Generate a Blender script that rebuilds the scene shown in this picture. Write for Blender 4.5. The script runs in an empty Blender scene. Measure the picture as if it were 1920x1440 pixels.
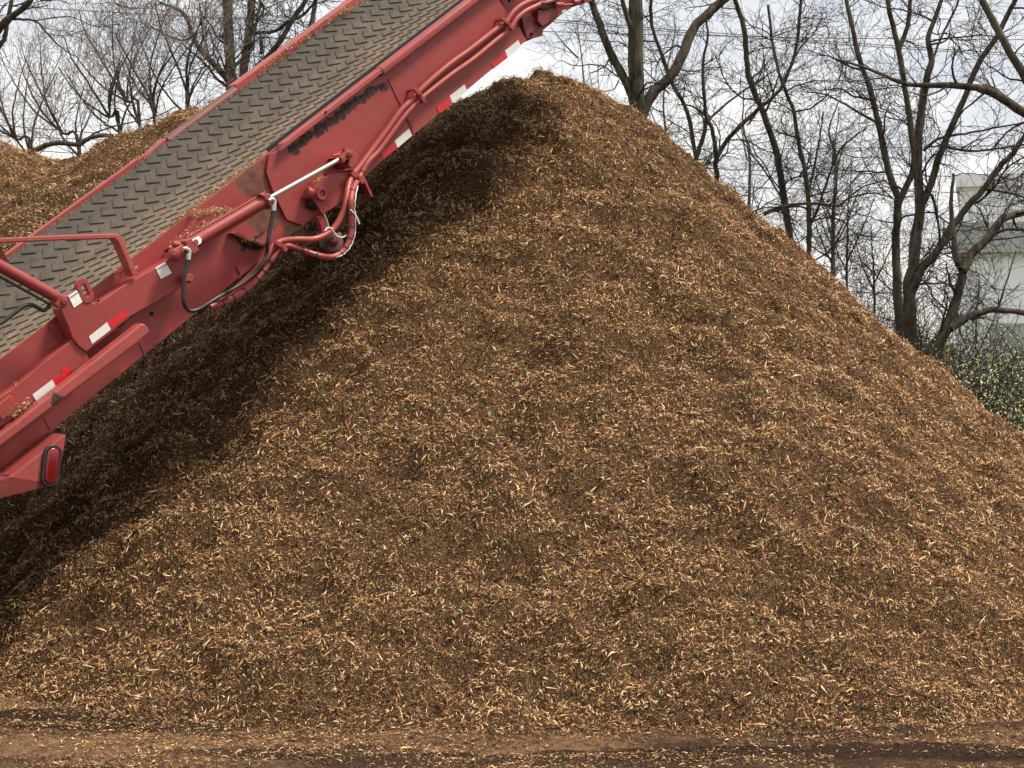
import bpy, bmesh, math
import numpy as np
from mathutils import Vector, Matrix

C = bpy.context.scene.collection
rng = np.random.default_rng(11)
sc = bpy.context.scene
F = 2900.0; CAMH = 1.76; HOR = 640.0
PITCH = math.atan((720 - HOR) / F)
CP, SP = math.cos(PITCH), math.sin(PITCH)
CAM = np.array([0, 0, CAMH])

def ray(px, py):
    a = ((px - 960) / F, 1.0, (720 - py) / F)
    return np.array([a[0], CP * a[1] + SP * a[2], -SP * a[1] + CP * a[2]])
def at(px, py, depth):
    r = ray(px, py); return CAM + r * (depth / r[1])

# ------------------------------------------------------------------ helpers
def tag(o, label=None, cat=None, group=None, kind=None):
    if label: o['label'] = label
    if cat: o['category'] = cat
    if group: o['group'] = group
    if kind: o['kind'] = kind
    return o
def empty(name, loc=(0, 0, 0)):
    o = bpy.data.objects.new(name, None); o.location = loc; o.empty_display_size = .2
    C.objects.link(o); return o
def link(name, me, mat, parent=None):
    if mat is not None:
        for m in (mat if isinstance(mat, (list, tuple)) else [mat]): me.materials.append(m)
    o = bpy.data.objects.new(name, me); C.objects.link(o)
    if parent is not None: o.parent = parent
    return o
def np_mesh(name, V, faces_by_size, colors=None, smooth=False):
    """faces_by_size: list of int arrays (n,k)"""
    me = bpy.data.meshes.new(name)
    V = np.asarray(V, dtype=np.float32)
    me.vertices.add(len(V)); me.vertices.foreach_set('co', V.ravel())
    loops = np.concatenate([f.ravel() for f in faces_by_size]).astype(np.int32)
    tot = np.concatenate([np.full(len(f), f.shape[1], dtype=np.int32) for f in faces_by_size])
    start = np.concatenate([[0], np.cumsum(tot)[:-1]]).astype(np.int32)
    me.loops.add(len(loops)); me.loops.foreach_set('vertex_index', loops)
    me.polygons.add(len(tot)); me.polygons.foreach_set('loop_start', start)
    me.polygons.foreach_set('loop_total', tot)
    if smooth: me.polygons.foreach_set('use_smooth', np.ones(len(tot), dtype=bool))
    me.update(calc_edges=True)
    if colors is not None:
        a = me.color_attributes.new('col', 'FLOAT_COLOR', 'POINT')
        c4 = np.ones((len(V), 4), dtype=np.float32); c4[:, :3] = colors
        a.data.foreach_set('color', c4.ravel())
    return me

def h2(ix, iy, seed):
    n = (ix.astype(np.int64) * 374761393 + iy.astype(np.int64) * 668265263 + seed * 1442695041) & 0x7fffffff
    n = ((n ^ (n >> 13)) * 1274126177) & 0x7fffffff
    n = (n ^ (n >> 16)) & 0xffffff
    return n / float(0xffffff)
def vnoise(x, y, seed=0):
    x = np.asarray(x, float); y = np.asarray(y, float)
    ix = np.floor(x); iy = np.floor(y); fx = x - ix; fy = y - iy
    fx = fx * fx * fx * (fx * (fx * 6 - 15) + 10); fy = fy * fy * fy * (fy * (fy * 6 - 15) + 10)
    a = h2(ix, iy, seed); b = h2(ix + 1, iy, seed); c = h2(ix, iy + 1, seed); d = h2(ix + 1, iy + 1, seed)
    return (a * (1 - fx) + b * fx) * (1 - fy) + (c * (1 - fx) + d * fx) * fy
def fbm(x, y, seed=0, octv=4):
    s = 0; a = .5; t = 0
    for i in range(octv):
        s = s + a * vnoise(x * 2 ** i + 17.3 * i, y * 2 ** i - 9.1 * i, seed + i); t += a; a *= .5
    return s / t

class MB:
    """collects shapes into one mesh"""
    def __init__(s): s.v = []; s.f = []
    def add(s, V, Fc):
        k = len(s.v); s.v += [tuple(map(float, p)) for p in V]; s.f += [tuple(int(i) + k for i in f) for f in Fc]
    def prism(s, poly, v0, v1):
        """poly of (u,w) extruded between lateral v0 (front) and v1"""
        n = len(poly)
        V = [(u, v0, w) for u, w in poly] + [(u, v1, w) for u, w in poly]
        s.add(V, [tuple(range(n)), tuple(range(2 * n - 1, n - 1, -1))] + [(i, i + n, (i + 1) % n + n, (i + 1) % n) for i in range(n)])
    def prism_hole(s, outer, inner, v0, v1):
        n = len(outer)
        V = [(u, v, w) for v in (v0, v1) for L in (outer, inner) for u, w in L]
        Fc = []
        for i in range(n):
            j = (i + 1) % n
            Fc += [(i, j, n + j, n + i), (2 * n + i, 3 * n + i, 3 * n + j, 2 * n + j), (i, 2 * n + i, 2 * n + j, j), (n + i, n + j, 3 * n + j, 3 * n + i)]
        s.add(V, Fc)
    def box(s, a, b):
        x0, y0, z0 = a; x1, y1, z1 = b
        s.add([(x0, y0, z0), (x1, y0, z0), (x1, y1, z0), (x0, y1, z0), (x0, y0, z1), (x1, y0, z1), (x1, y1, z1), (x0, y1, z1)],
              [(0, 3, 2, 1), (4, 5, 6, 7), (0, 1, 5, 4), (1, 2, 6, 5), (2, 3, 7, 6), (3, 0, 4, 7)])
    def tube(s, pts, r, n=8):
        V, Fc = tube_np(np.array(pts, float), np.full(len(pts), r) if np.isscalar(r) else np.array(r), n)
        s.add(V, Fc)
    def bm(s):
        b = bmesh.new(); vs = [b.verts.new(p) for p in s.v]
        for f in s.f:
            try: b.faces.new([vs[i] for i in f])
            except ValueError: pass
        bmesh.ops.recalc_face_normals(b, faces=b.faces); return b
    def build(s, name, mat, parent=None, bevel=0, smooth=False, seg=2):
        b = s.bm()
        if bevel:
            es = [e for e in b.edges if len(e.link_faces) == 2 and e.calc_face_angle(0) > .5]
            bmesh.ops.bevel(b, geom=es, offset=bevel, segments=seg, affect='EDGES', profile=.5, clamp_overlap=True)
        me = bpy.data.meshes.new(name); b.to_mesh(me); b.free()
        if smooth:
            me.polygons.foreach_set('use_smooth', [True] * len(me.polygons))
            me.set_sharp_from_angle(angle=.8)
        return link(name, me, mat, parent)

def tube_np(P, R, n):
    m = len(P); T = np.gradient(P, axis=0); T /= (np.linalg.norm(T, axis=1, keepdims=True) + 1e-9)
    a = np.array([0, 0, 1.]) if abs(T[0][2]) < .9 else np.array([1., 0, 0])
    N = np.cross(T[0], a); N /= np.linalg.norm(N); V = []
    ang = np.arange(n) * 2 * math.pi / n
    for i in range(m):
        N = N - T[i] * (N @ T[i]); N /= (np.linalg.norm(N) + 1e-9); B = np.cross(T[i], N)
        V.append(P[i] + R[i] * (np.cos(ang)[:, None] * N + np.sin(ang)[:, None] * B))
    V = np.concatenate(V)
    Fc = [(i * n + k, i * n + (k + 1) % n, (i + 1) * n + (k + 1) % n, (i + 1) * n + k) for i in range(m - 1) for k in range(n)]
    Fc += [tuple(range(n - 1, -1, -1)), tuple(range((m - 1) * n, m * n))]
    return V, Fc
def smooth_path(pts, k=6):
    P = np.array(pts, float); P = np.vstack([2 * P[0] - P[1], P, 2 * P[-1] - P[-2]]); out = []
    for i in range(1, len(P) - 2):
        for t in np.arange(k) / k:
            out.append(.5 * ((2 * P[i]) + (-P[i - 1] + P[i + 1]) * t + (2 * P[i - 1] - 5 * P[i] + 4 * P[i + 1] - P[i + 2]) * t * t + (-P[i - 1] + 3 * P[i] - 3 * P[i + 1] + P[i + 2]) * t ** 3))
    out.append(P[-2]); return np.array(out)

# ------------------------------------------------------------------ materials
class NT:
    def __init__(s, name):
        s.m = bpy.data.materials.new(name); s.m.use_nodes = True; s.t = s.m.node_tree; s.n = s.t.nodes
        s.b = s.n['Principled BSDF']; s.out = s.n['Material Output']
    def new(s, typ, **kw):
        d = s.n.new(typ)
        for k, v in kw.items(): setattr(d, k, v)
        return d
    def set(s, sock, v):
        if isinstance(v, bpy.types.NodeSocket): s.t.links.new(v, sock)
        else: sock.default_value = v
    def tex(s): return s.new('ShaderNodeTexCoord').outputs['Object']
    def noise(s, vec, scale, detail=4, rough=.6, dist=0, out='Fac'):
        d = s.new('ShaderNodeTexNoise'); s.set(d.inputs['Vector'], vec); s.set(d.inputs['Scale'], scale)
        s.set(d.inputs['Detail'], detail); s.set(d.inputs['Roughness'], rough); s.set(d.inputs['Distortion'], dist)
        return d.outputs[out]
    def math(s, op, a, b=0., c=0., clamp=False):
        d = s.new('ShaderNodeMath', operation=op, use_clamp=clamp); s.set(d.inputs[0], a); s.set(d.inputs[1], b); s.set(d.inputs[2], c); return d.outputs[0]
    def vmath(s, op, a, b=(0, 0, 0)):
        d = s.new('ShaderNodeVectorMath', operation=op); s.set(d.inputs[0], a); s.set(d.inputs[1], b)
        return d.outputs['Value'] if op in ('LENGTH', 'DISTANCE', 'DOT_PRODUCT') else d.outputs[0]
    def ramp(s, f, lo, hi, a=0., b=1.):
        d = s.new('ShaderNodeMapRange', clamp=True); s.set(d.inputs[0], f); s.set(d.inputs[1], lo); s.set(d.inputs[2], hi); s.set(d.inputs[3], a); s.set(d.inputs[4], b); return d.outputs[0]
    def mix(s, f, a, b, mode='MIX'):
        d = s.new('ShaderNodeMix', data_type='RGBA', blend_type=mode); s.set(d.inputs[0], f)
        s.set(d.inputs[6], (*a, 1) if isinstance(a, tuple) else a); s.set(d.inputs[7], (*b, 1) if isinstance(b, tuple) else b); return d.outputs[2]
    def bump(s, h, strength=.3, dist=.01):
        d = s.new('ShaderNodeBump'); s.set(d.inputs['Height'], h); s.set(d.inputs['Strength'], strength); s.set(d.inputs['Distance'], dist)
        s.t.links.new(d.outputs[0], s.b.inputs['Normal'])
    def base(s, c, rough=.6, metal=0., spec=.5):
        s.set(s.b.inputs['Base Color'], (*c, 1) if isinstance(c, tuple) else c); s.set(s.b.inputs['Roughness'], rough)
        s.set(s.b.inputs['Metallic'], metal); s.set(s.b.inputs['Specular IOR Level'], spec)

def blob_mask(t, vec, blobs, namp=.9, nscale=14):
    """irregular stains: blobs (cu, cv, cw, ru, rv, rw) in object space"""
    nz = t.noise(vec, nscale, 5, .65); tot = None
    for cu, cv, cw, ru, rv, rw in blobs:
        q = t.vmath('DIVIDE', t.vmath('SUBTRACT', vec, (cu, cv, cw)), (ru, rv, rw))
        l = t.math('ADD', t.vmath('LENGTH', q), t.math('MULTIPLY', t.math('SUBTRACT', nz, .5), namp * 2))
        m = t.ramp(l, 1.02, .94)
        tot = m if tot is None else t.math('MAXIMUM', tot, m)
    return tot

RED = (.29, .037, .036)
def red_mat(name, col=RED, wear=None, rust=None, dust=0.35, chips=.0):
    t = NT(name); v = t.tex()
    c = t.mix(t.ramp(t.noise(v, 3.1, 5), .35, .7), tuple(x * .86 for x in col), tuple(min(1, x * 1.08) for x in col))
    n2 = t.noise(t.vmath('MULTIPLY', v, (3, 3, 14)), 5, 4)
    c = t.mix(t.ramp(n2, .42, .72, 0, dust * 1.0), c, (.20, .085, .060))
    st = t.noise(t.vmath('MULTIPLY', v, (9, 1, 1.2)), 6, 5, .7); c = t.mix(t.ramp(st, .55, .75, 0, dust * .9), c, (.15, .045, .035))
    sp = t.noise(v, 130, 3, .8); c = t.mix(t.ramp(sp, .68, .72, 0, .7), c, (.07, .03, .025))
    n3 = t.noise(v, 55, 3, .7)
    c = t.mix(t.ramp(n3, .66, .74, 0, dust), c, (.28, .15, .09))
    rough = t.ramp(t.noise(v, 20, 4), .3, .7, .38, .58)
    if rust:
        m = blob_mask(t, v, rust, 1.1, 8)
        c = t.mix(t.math('MULTIPLY', m, .85), c, t.mix(t.ramp(t.noise(v, 24, 5), .4, .62), (.050, .028, .018), (.17, .06, .035)))
    if wear:
        m = blob_mask(t, v, wear, 1.5, 24)
        c = t.mix(m, c, t.mix(t.ramp(t.noise(v, 60, 4), .4, .6), (.022, .013, .011), (.075, .035, .025)))
        rough = t.mix(m, rough, (.85, .85, .85))
    if chips:
        m = t.ramp(t.noise(v, 30, 4, .7), .64, .67, 0, chips)
        c = t.mix(m, c, (.30, .20, .18))
    t.base(c, rough, 0, .45)
    t.bump(t.math('ADD', t.noise(v, 7, 3), t.math('MULTIPLY', n3, .12)), .16, .008)
    return t.m
def plain(name, col, rough=.5, metal=0., var=.15, scale=20, bump=.1, spec=.5):
    t = NT(name); v = t.tex(); nz = t.noise(v, scale, 5)
    c = t.mix(nz, tuple(x * (1 - var) for x in col), tuple(min(1, x * (1 + var)) for x in col))
    t.base(c, rough, metal, spec); t.bump(nz, bump, .003); return t.m

# ------------------------------------------------------------------ camera
cam = bpy.data.cameras.new('camera'); cam.lens = F / 1920 * 36; cam.sensor_width = 36; cam.clip_end = 3000; cam.clip_start = .05
co = bpy.data.objects.new('camera', cam); C.objects.link(co); co.location = (0, 0, CAMH)
co.rotation_euler = (math.pi / 2 - PITCH, 0, 0); sc.camera = co

# ------------------------------------------------------------------ light
SEL, SAZ = math.radians(63), math.radians(80)
L = Vector((-math.sin(SAZ) * math.cos(SEL), math.cos(SAZ) * math.cos(SEL), -math.sin(SEL)))
sunl = bpy.data.lights.new('sun', 'SUN'); sunl.energy = 5.0; sunl.angle = math.radians(12); sunl.color = (1, .90, .75)
so = bpy.data.objects.new('sun', sunl); C.objects.link(so); so.rotation_euler = L.to_track_quat('-Z', 'Y').to_euler()
el = math.asin(-L.z); azv = (-L.x, -L.y)
w = bpy.data.worlds.new('World'); sc.world = w; w.use_nodes = True; nt = w.node_tree; nt.nodes.clear()
def WN(t, **k):
    d = nt.nodes.new(t)
    for a, b in k.items(): setattr(d, a, b)
    return d
out = WN('ShaderNodeOutputWorld'); bg = WN('ShaderNodeBackground'); bg.inputs[1].default_value = .125
sky = WN('ShaderNodeTexSky', sky_type='NISHITA', sun_disc=False); sky.sun_elevation = el; sky.sun_rotation = math.atan2(azv[0], azv[1]); sky.dust_density = 2
tc = WN('ShaderNodeTexCoord'); sep = WN('ShaderNodeSeparateXYZ'); nt.links.new(tc.outputs['Generated'], sep.inputs[0])
zz = WN('ShaderNodeMath', operation='MAXIMUM'); nt.links.new(sep.outputs[2], zz.inputs[0]); zz.inputs[1].default_value = 0
za = WN('ShaderNodeMath', operation='ADD'); nt.links.new(zz.outputs[0], za.inputs[0]); za.inputs[1].default_value = .12
dv = WN('ShaderNodeVectorMath', operation='DIVIDE'); nt.links.new(tc.outputs['Generated'], dv.inputs[0])
cmb = WN('ShaderNodeCombineXYZ'); [nt.links.new(za.outputs[0], cmb.inputs[i]) for i in range(2)]; cmb.inputs[2].default_value = 1e6
nt.links.new(cmb.outputs[0], dv.inputs[1])
cn = WN('ShaderNodeTexNoise'); cn.inputs['Scale'].default_value = .75; cn.inputs['Detail'].default_value = 6; cn.inputs['Roughness'].default_value = .55
cn.inputs['Distortion'].default_value = .4
nt.links.new(dv.outputs[0], cn.inputs['Vector'])
cr = WN('ShaderNodeValToRGB'); nt.links.new(cn.outputs[0], cr.inputs[0])
cr.color_ramp.elements[0].position = .40; cr.color_ramp.elements[0].color = (5.1, 5.4, 5.9, 1)
cr.color_ramp.elements[1].position = .56; cr.color_ramp.elements[1].color = (7.9, 7.85, 7.7, 1)
hz = WN('ShaderNodeMapRange'); nt.links.new(sep.outputs[2], hz.inputs[0]); hz.inputs[1].default_value = .16; hz.inputs[2].default_value = .0; hz.inputs[3].default_value = 0; hz.inputs[4].default_value = .8
mh = WN('ShaderNodeMix', data_type='RGBA'); nt.links.new(hz.outputs[0], mh.inputs[0]); nt.links.new(cr.outputs[0], mh.inputs[6]); mh.inputs[7].default_value = (8.3, 7.9, 7.2, 1)
mx = WN('ShaderNodeMix', data_type='RGBA'); mx.inputs[0].default_value = .93
nt.links.new(sky.outputs[0], mx.inputs[6]); nt.links.new(mh.outputs[2], mx.inputs[7])
nt.links.new(mx.outputs[2], bg.inputs[0]); nt.links.new(bg.outputs[0], out.inputs[0])
sc.view_settings.view_transform = 'Standard'; sc.view_settings.look = 'None'; sc.view_settings.exposure = 0.22; sc.view_settings.gamma = 1

# ------------------------------------------------------------------ mulch piles (height field)
CONES = [(.10, 11.9, 3.81, .806, .50), (-2.50, 14.0, 3.80, .80, 1.15), (-5.70, 16.2, 3.86, .72, .9)]
def cone_h(k, x, y):
    cx, cy, z, m, a = CONES[k]
    r = np.sqrt((x - cx) ** 2 + (y - cy) ** 2 + a * a) - a
    th = np.arctan2(y - cy, x - cx)
    r = r * (1 + .035 * np.sin(3 * th + 1.2 * k) + .02 * np.sin(7 * th + 2 * k))
    if k == 0: r = r * (1 + .155 * np.clip(np.cos(th), 0, 1) ** 3 + .17 * np.clip(-np.cos(th), 0, 1) ** 2)
    return z - m * r
def lumps(x, y):
    a = fbm(x * .8, y * 1.5, 3, 3) - .5
    b = fbm(x * 1.9, y * 3.6, 20, 3) - .5
    rid = 1 - np.abs(2 * fbm(x * 1.1 + b, y * 3.2 + b, 41, 3) - 1)
    c = fbm(x * 4.5, y * 8, 60, 3) - .5
    d = fbm(x * 17, y * 24, 80, 2) - .5
    sc_ = fbm(x * 1.3 + 2.5 * b, y * 4.0 + 2 * b, 130, 3); step = np.clip((sc_ - .50) * 7, 0, 1)
    pit = np.clip((fbm(x * 3.2, y * 6.5, 150, 3) - .585) * 9, 0, 1)
    return .16 * a + .14 * b + .10 * (rid - .8) + .15 * c + .065 * d + .06 * step - .07 * pit
def height(x, y):
    h = np.full(np.shape(x), -9.)
    for k in range(3):
        c = cone_h(k, x, y); d = h - c; s = .09
        h = np.maximum(h, c) + s * np.exp(-np.minimum(np.abs(d) / s, 30)) * .6
    lum = lumps(x, y)
    return h + lum * np.clip((h + .35) / .7, .35, 1)
def owner(x, y):
    return np.argmax(np.stack([cone_h(k, x, y) for k in range(3)]), axis=0)

t = NT('mulch_bed'); v = t.tex()
nz = t.noise(v, 38, 6, .7); c = t.mix(t.ramp(nz, .35, .68), (.014, .009, .006), (.10, .055, .028))
c = t.mix(t.ramp(t.noise(v, 150, 3), .52, .66), c, (.34, .20, .10))
t.base(c, .95, 0, .1); t.bump(nz, .9, .03); M_bed = t.m
t = NT('wood_chip'); a = t.new('ShaderNodeVertexColor', layer_name='col')
c = t.mix(t.ramp(t.noise(t.tex(), 160, 2), .3, .7, 0, .4), a.outputs[0], (.12, .07, .038), 'MIX')
t.base(c, .72, 0, .3); M_chip = t.m

def grid_mesh(name, x0, x1, y0, y1, step, k, mask_low=-.06):
    xs = np.arange(x0, x1, step); ys = np.arange(y0, y1, step); X, Y = np.meshgrid(xs, ys)
    Z = height(X, Y); V = np.stack([X, Y, np.maximum(Z, -.12)], -1).reshape(-1, 3)
    ny, nx = X.shape; idx = np.arange(ny * nx).reshape(ny, nx)
    q = np.stack([idx[:-1, :-1], idx[:-1, 1:], idx[1:, 1:], idx[1:, :-1]], -1).reshape(-1, 4)
    own = owner(X, Y).ravel(); Zr = Z.ravel()
    keep = (own[q[:, 0]] == k) & (Zr[q].max(1) > mask_low)
    q = q[keep]; used = np.unique(q); re = -np.ones(len(V), int); re[used] = np.arange(len(used))
    return np_mesh(name, V[used], [re[q]], smooth=True)

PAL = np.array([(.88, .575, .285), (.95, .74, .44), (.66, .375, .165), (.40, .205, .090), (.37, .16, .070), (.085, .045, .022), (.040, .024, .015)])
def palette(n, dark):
    """dark 0..1 shifts toward damp fines, also used for shade painted in hollows"""
    base = np.array([.24, .10, .24, .16, .08, .10, .08]); wet_shade = np.array([.09, .03, .13, .19, .10, .24, .22])
    p = base[None] * (1 - dark[:, None]) + wet_shade[None] * dark[:, None]; cp = np.cumsum(p / p.sum(1, keepdims=True), 1)
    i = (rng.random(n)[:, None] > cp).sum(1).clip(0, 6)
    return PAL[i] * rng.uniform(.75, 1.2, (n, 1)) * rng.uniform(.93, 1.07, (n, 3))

def chips_mesh(name, P, N, L, cols, tilt=.42, wr=(.09, .24)):
    """each chip a small solid splinter: two points and a three sided bent waist, or a six cornered flake"""
    n = len(P)
    N = N / np.linalg.norm(N, axis=1, keepdims=True)
    N = N + rng.normal(0, tilt, (n, 3)); N /= np.linalg.norm(N, axis=1, keepdims=True)
    R = rng.normal(0, 1, (n, 3)); A = np.cross(N, R); A /= np.linalg.norm(A, axis=1, keepdims=True)
    B = np.cross(N, A); W = np.minimum(L * rng.uniform(*wr, n), .0055 + L * .06); H = W * rng.uniform(.3, .7, n)
    L_, W_, H_ = L[:, None], W[:, None], H[:, None]
    flake = (rng.random(n) < .24) & (L < .032)
    m = ~flake; Vs = []; Fs3 = []; Fs4 = []; Cs = []; off = 0
    if m.any():
        k = m.sum(); c = P[m]; a = A[m] * L_[m] * .5; b = B[m] * W_[m] * .5; h = N[m] * H_[m]
        bend = rng.uniform(-.22, .22, (k, 1)) * B[m] * L_[m] + rng.uniform(-.05, .2, (k, 1)) * N[m] * L_[m]
        mid = c + bend + a * rng.uniform(-.4, .4, (k, 1))
        V = np.stack([c - a, mid - b, mid + b, mid + h, c + a], 1).reshape(-1, 3)
        o = np.arange(k)[:, None] * 5
        Fs3.append(np.concatenate([o + np.array(q) for q in ((0, 1, 3), (0, 3, 2), (0, 2, 1), (4, 3, 1), (4, 2, 3), (4, 1, 2))]))
        Vs.append(V); Cs.append(np.repeat(cols[m], 5, 0)); off = len(V)
    if flake.any():
        m = flake; k = m.sum(); c = P[m]; a = A[m] * L_[m] * .42; b = B[m] * W_[m] * .62; h = N[m] * H_[m] * .5
        s = rng.uniform(.5, 1.1, (k, 1)); s2 = rng.uniform(.5, 1.1, (k, 1))
        lift = N[m] * L_[m] * rng.uniform(-.08, .12, (k, 1))
        V = np.stack([c - a - b * s, c - a + b * s2, c + a + b * s + lift, c + a - b * s2 + lift, c - a * .8 - b * s * .8 + h, c - a * .9 + b * s2 * .8 + h, c + a * .8 + b * s * .9 + h + lift, c + a * .9 - b * s2 * .8 + h + lift], 1).reshape(-1, 3)
        o = off + np.arange(k)[:, None] * 8
        Fs4.append(np.concatenate([o + np.array(q) for q in ((0, 1, 2, 3), (4, 7, 6, 5), (0, 4, 5, 1), (1, 5, 6, 2), (2, 6, 7, 3), (3, 7, 4, 0))]))
        Vs.append(V); Cs.append(np.repeat(cols[m], 8, 0))
    fs = [np.concatenate(Fs3)] if Fs3 else []
    if Fs4: fs.append(np.concatenate(Fs4))
    return np_mesh(name, np.concatenate(Vs), fs, np.concatenate(Cs))

def in_view(P, mx=.36, lo=-.31, hi=.27):
    d = P - CAM; return (d[:, 1] > 1) & (np.abs(d[:, 0]) < mx * d[:, 1]) & (d[:, 2] < hi * d[:, 1]) & (d[:, 2] > lo * d[:, 1])

NCAND = 2050000
X = rng.uniform(-8.5, 6.0, NCAND); Y = rng.uniform(6.3, 17.0, NCAND)
e = .02; Z = height(X, Y); hx = (height(X + e, Y) - Z) / e; hy = (height(X, Y + e) - Z) / e
P = np.stack([X, Y, Z], 1); Nn = np.stack([-hx, -hy, np.ones_like(hx)], 1); Nn /= np.linalg.norm(Nn, axis=1, keepdims=True)
view = CAM - P; view /= np.linalg.norm(view, axis=1, keepdims=True); facing = (Nn * view).sum(1)
iv = in_view(P); r0 = rng.random(NCAND)
keep = (Z > -.01) & (((facing > -.25) & iv) | (r0 < .10))
P, Nn, X, Y, Z = P[keep], Nn[keep], X[keep], Y[keep], Z[keep]; n = len(P)
print('pile chips', n)
own = owner(X, Y)
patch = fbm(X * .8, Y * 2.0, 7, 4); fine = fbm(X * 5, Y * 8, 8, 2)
hollow = height(X, Y) - (height(X + .12, Y) + height(X - .12, Y) + height(X, Y + .12) + height(X, Y - .12)) / 4  # concave spots get darker chips, shade painted into their colour
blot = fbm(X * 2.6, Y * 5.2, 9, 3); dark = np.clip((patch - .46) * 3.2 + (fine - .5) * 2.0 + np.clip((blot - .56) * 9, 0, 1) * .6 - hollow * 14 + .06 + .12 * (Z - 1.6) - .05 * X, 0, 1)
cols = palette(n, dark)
Lc = np.exp(rng.normal(math.log(.0210), .44, n)).clip(.008, .085)
big_ = rng.random(n) < .012; Lc[big_] = rng.uniform(.045, .11, big_.sum())
Pc = P + Nn * rng.uniform(-.014, .024, (n, 1))
PILE = [('tall brown wood chip pile with pointed crest under the conveyor', .0),
        ('lower tan wood chip mound behind the conveyor belt, rounded crest', .0),
        ('chip mound at the far left, cut by the edge of the photo', .0)]
for k, (lab, _) in enumerate(PILE):
    cx, cy = CONES[k][:2]
    o = link('mulch_pile', grid_mesh('mulch_pile', -12, 7, 5.8, 22, .035 if k == 0 else .045, k), M_bed)
    tag(o, lab, 'mulch pile', 'piles of shredded wood mulch')
    s = own == k
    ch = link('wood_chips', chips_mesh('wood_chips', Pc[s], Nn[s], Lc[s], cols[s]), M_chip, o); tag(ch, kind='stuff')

# ------------------------------------------------------------------ ground
t = NT('yard_dirt'); v = t.tex()
vs = t.vmath('MULTIPLY', v, (.55, 2.2, 1))
big = t.noise(vs, 1.1, 5, .6, .3); fine = t.noise(v, 30, 6, .7)
c = t.mix(t.ramp(big, .40, .56), (.25, .145, .082), (.075, .046, .031))
c = t.mix(t.ramp(fine, .44, .62, 0, .85), c, (.038, .025, .019))
c = t.mix(t.ramp(t.noise(v, 90, 4, .7), .58, .7, 0, .6), c, (.36, .22, .12))
g = [at(px, py, 7) for px, py in ((190, 1352), (60, 1400), (1350, 1425))]
def gpt(px, py): r = ray(px, py); return CAM + r * (CAMH / -r[2])
def gb(px, py, rx, ry): p = gpt(px, py); return (p[0], p[1], 0, rx, ry, 1)
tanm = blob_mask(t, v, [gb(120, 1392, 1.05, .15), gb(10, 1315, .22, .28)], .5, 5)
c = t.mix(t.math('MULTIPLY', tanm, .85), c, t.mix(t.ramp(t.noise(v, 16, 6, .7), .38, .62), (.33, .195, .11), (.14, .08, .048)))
wet_shade = blob_mask(t, v, [gb(200, 1352, .72, .20), gb(20, 1356, .6, .14), gb(1150, 1412, 1.1, .10), gb(1650, 1402, .9, .12)], .6, 5)  # left dark streak: a machine's cast shadow painted in; right streaks damp soil
c = t.mix(t.math('MULTIPLY', wet_shade, .92), c, t.mix(t.ramp(fine, .4, .6), (.028, .018, .014), (.055, .034, .024)))
far = t.ramp(t.vmath('LENGTH', v), 17, 24)
c = t.mix(far, c, t.mix(t.noise(v, .8, 5), (.10, .12, .04), (.16, .11, .06)))
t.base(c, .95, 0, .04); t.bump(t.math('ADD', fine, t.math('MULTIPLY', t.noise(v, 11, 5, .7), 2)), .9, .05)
xs = np.concatenate([[-900, -300, -100, -40, -20], np.arange(-9, 9.01, .045), [20, 40, 100, 300, 900]])
ys = np.concatenate([[-60, -20, 0], np.arange(4, 9.6, .035), [10.5, 14, 20, 30, 60, 120, 400, 1500]])
GX, GY = np.meshgrid(xs, ys)
def ground_z(x, y):
    m = (np.abs(x) < 9) & (y > 4) & (y < 9.6)
    return np.where(m, .07 * (fbm(x * .9, y * 3.0, 90, 4) - .5) + .035 * (fbm(x * 5, y * 8, 95, 4) - .5), 0) 
GZ = ground_z(GX, GY); ny, nx = GX.shape; idx = np.arange(nx * ny).reshape(ny, nx)
q = np.stack([idx[:-1, :-1], idx[:-1, 1:], idx[1:, 1:], idx[1:, :-1]], -1).reshape(-1, 4)
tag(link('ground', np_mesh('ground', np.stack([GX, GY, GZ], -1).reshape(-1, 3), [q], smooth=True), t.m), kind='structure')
# loose chips and crumbs on the dirt
n = 130000; X = rng.uniform(-3.4, 3.4, n); Y = rng.uniform(5.7, 8.2, n)
dens = fbm(X * 1.2, Y * 4, 33, 3); dz = height(X, Y)
keep = (rng.random(n) < np.clip((dens - .42) * 3.5 + .08 + np.clip(dz + .35, 0, 1) * 3.0, .03, 1)) & (dz < .02)
X, Y = X[keep], Y[keep]; n = len(X); Zg = ground_z(X, Y) + rng.uniform(.001, .010, n)
cg = palette(n, np.clip(rng.normal(.6, .3, n), 0, 1)); lg = np.exp(rng.normal(math.log(.013), .55, n)).clip(.004, .08)
o = link('scattered_chips', chips_mesh('scattered_chips', np.stack([X, Y, Zg], 1), np.tile([0, 0, 1.], (n, 1)), lg, cg, .3), M_chip)
tag(o, 'loose wood chips and crumbs scattered over the dirt at the foot of the pile', 'wood chips', kind='stuff')

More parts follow.
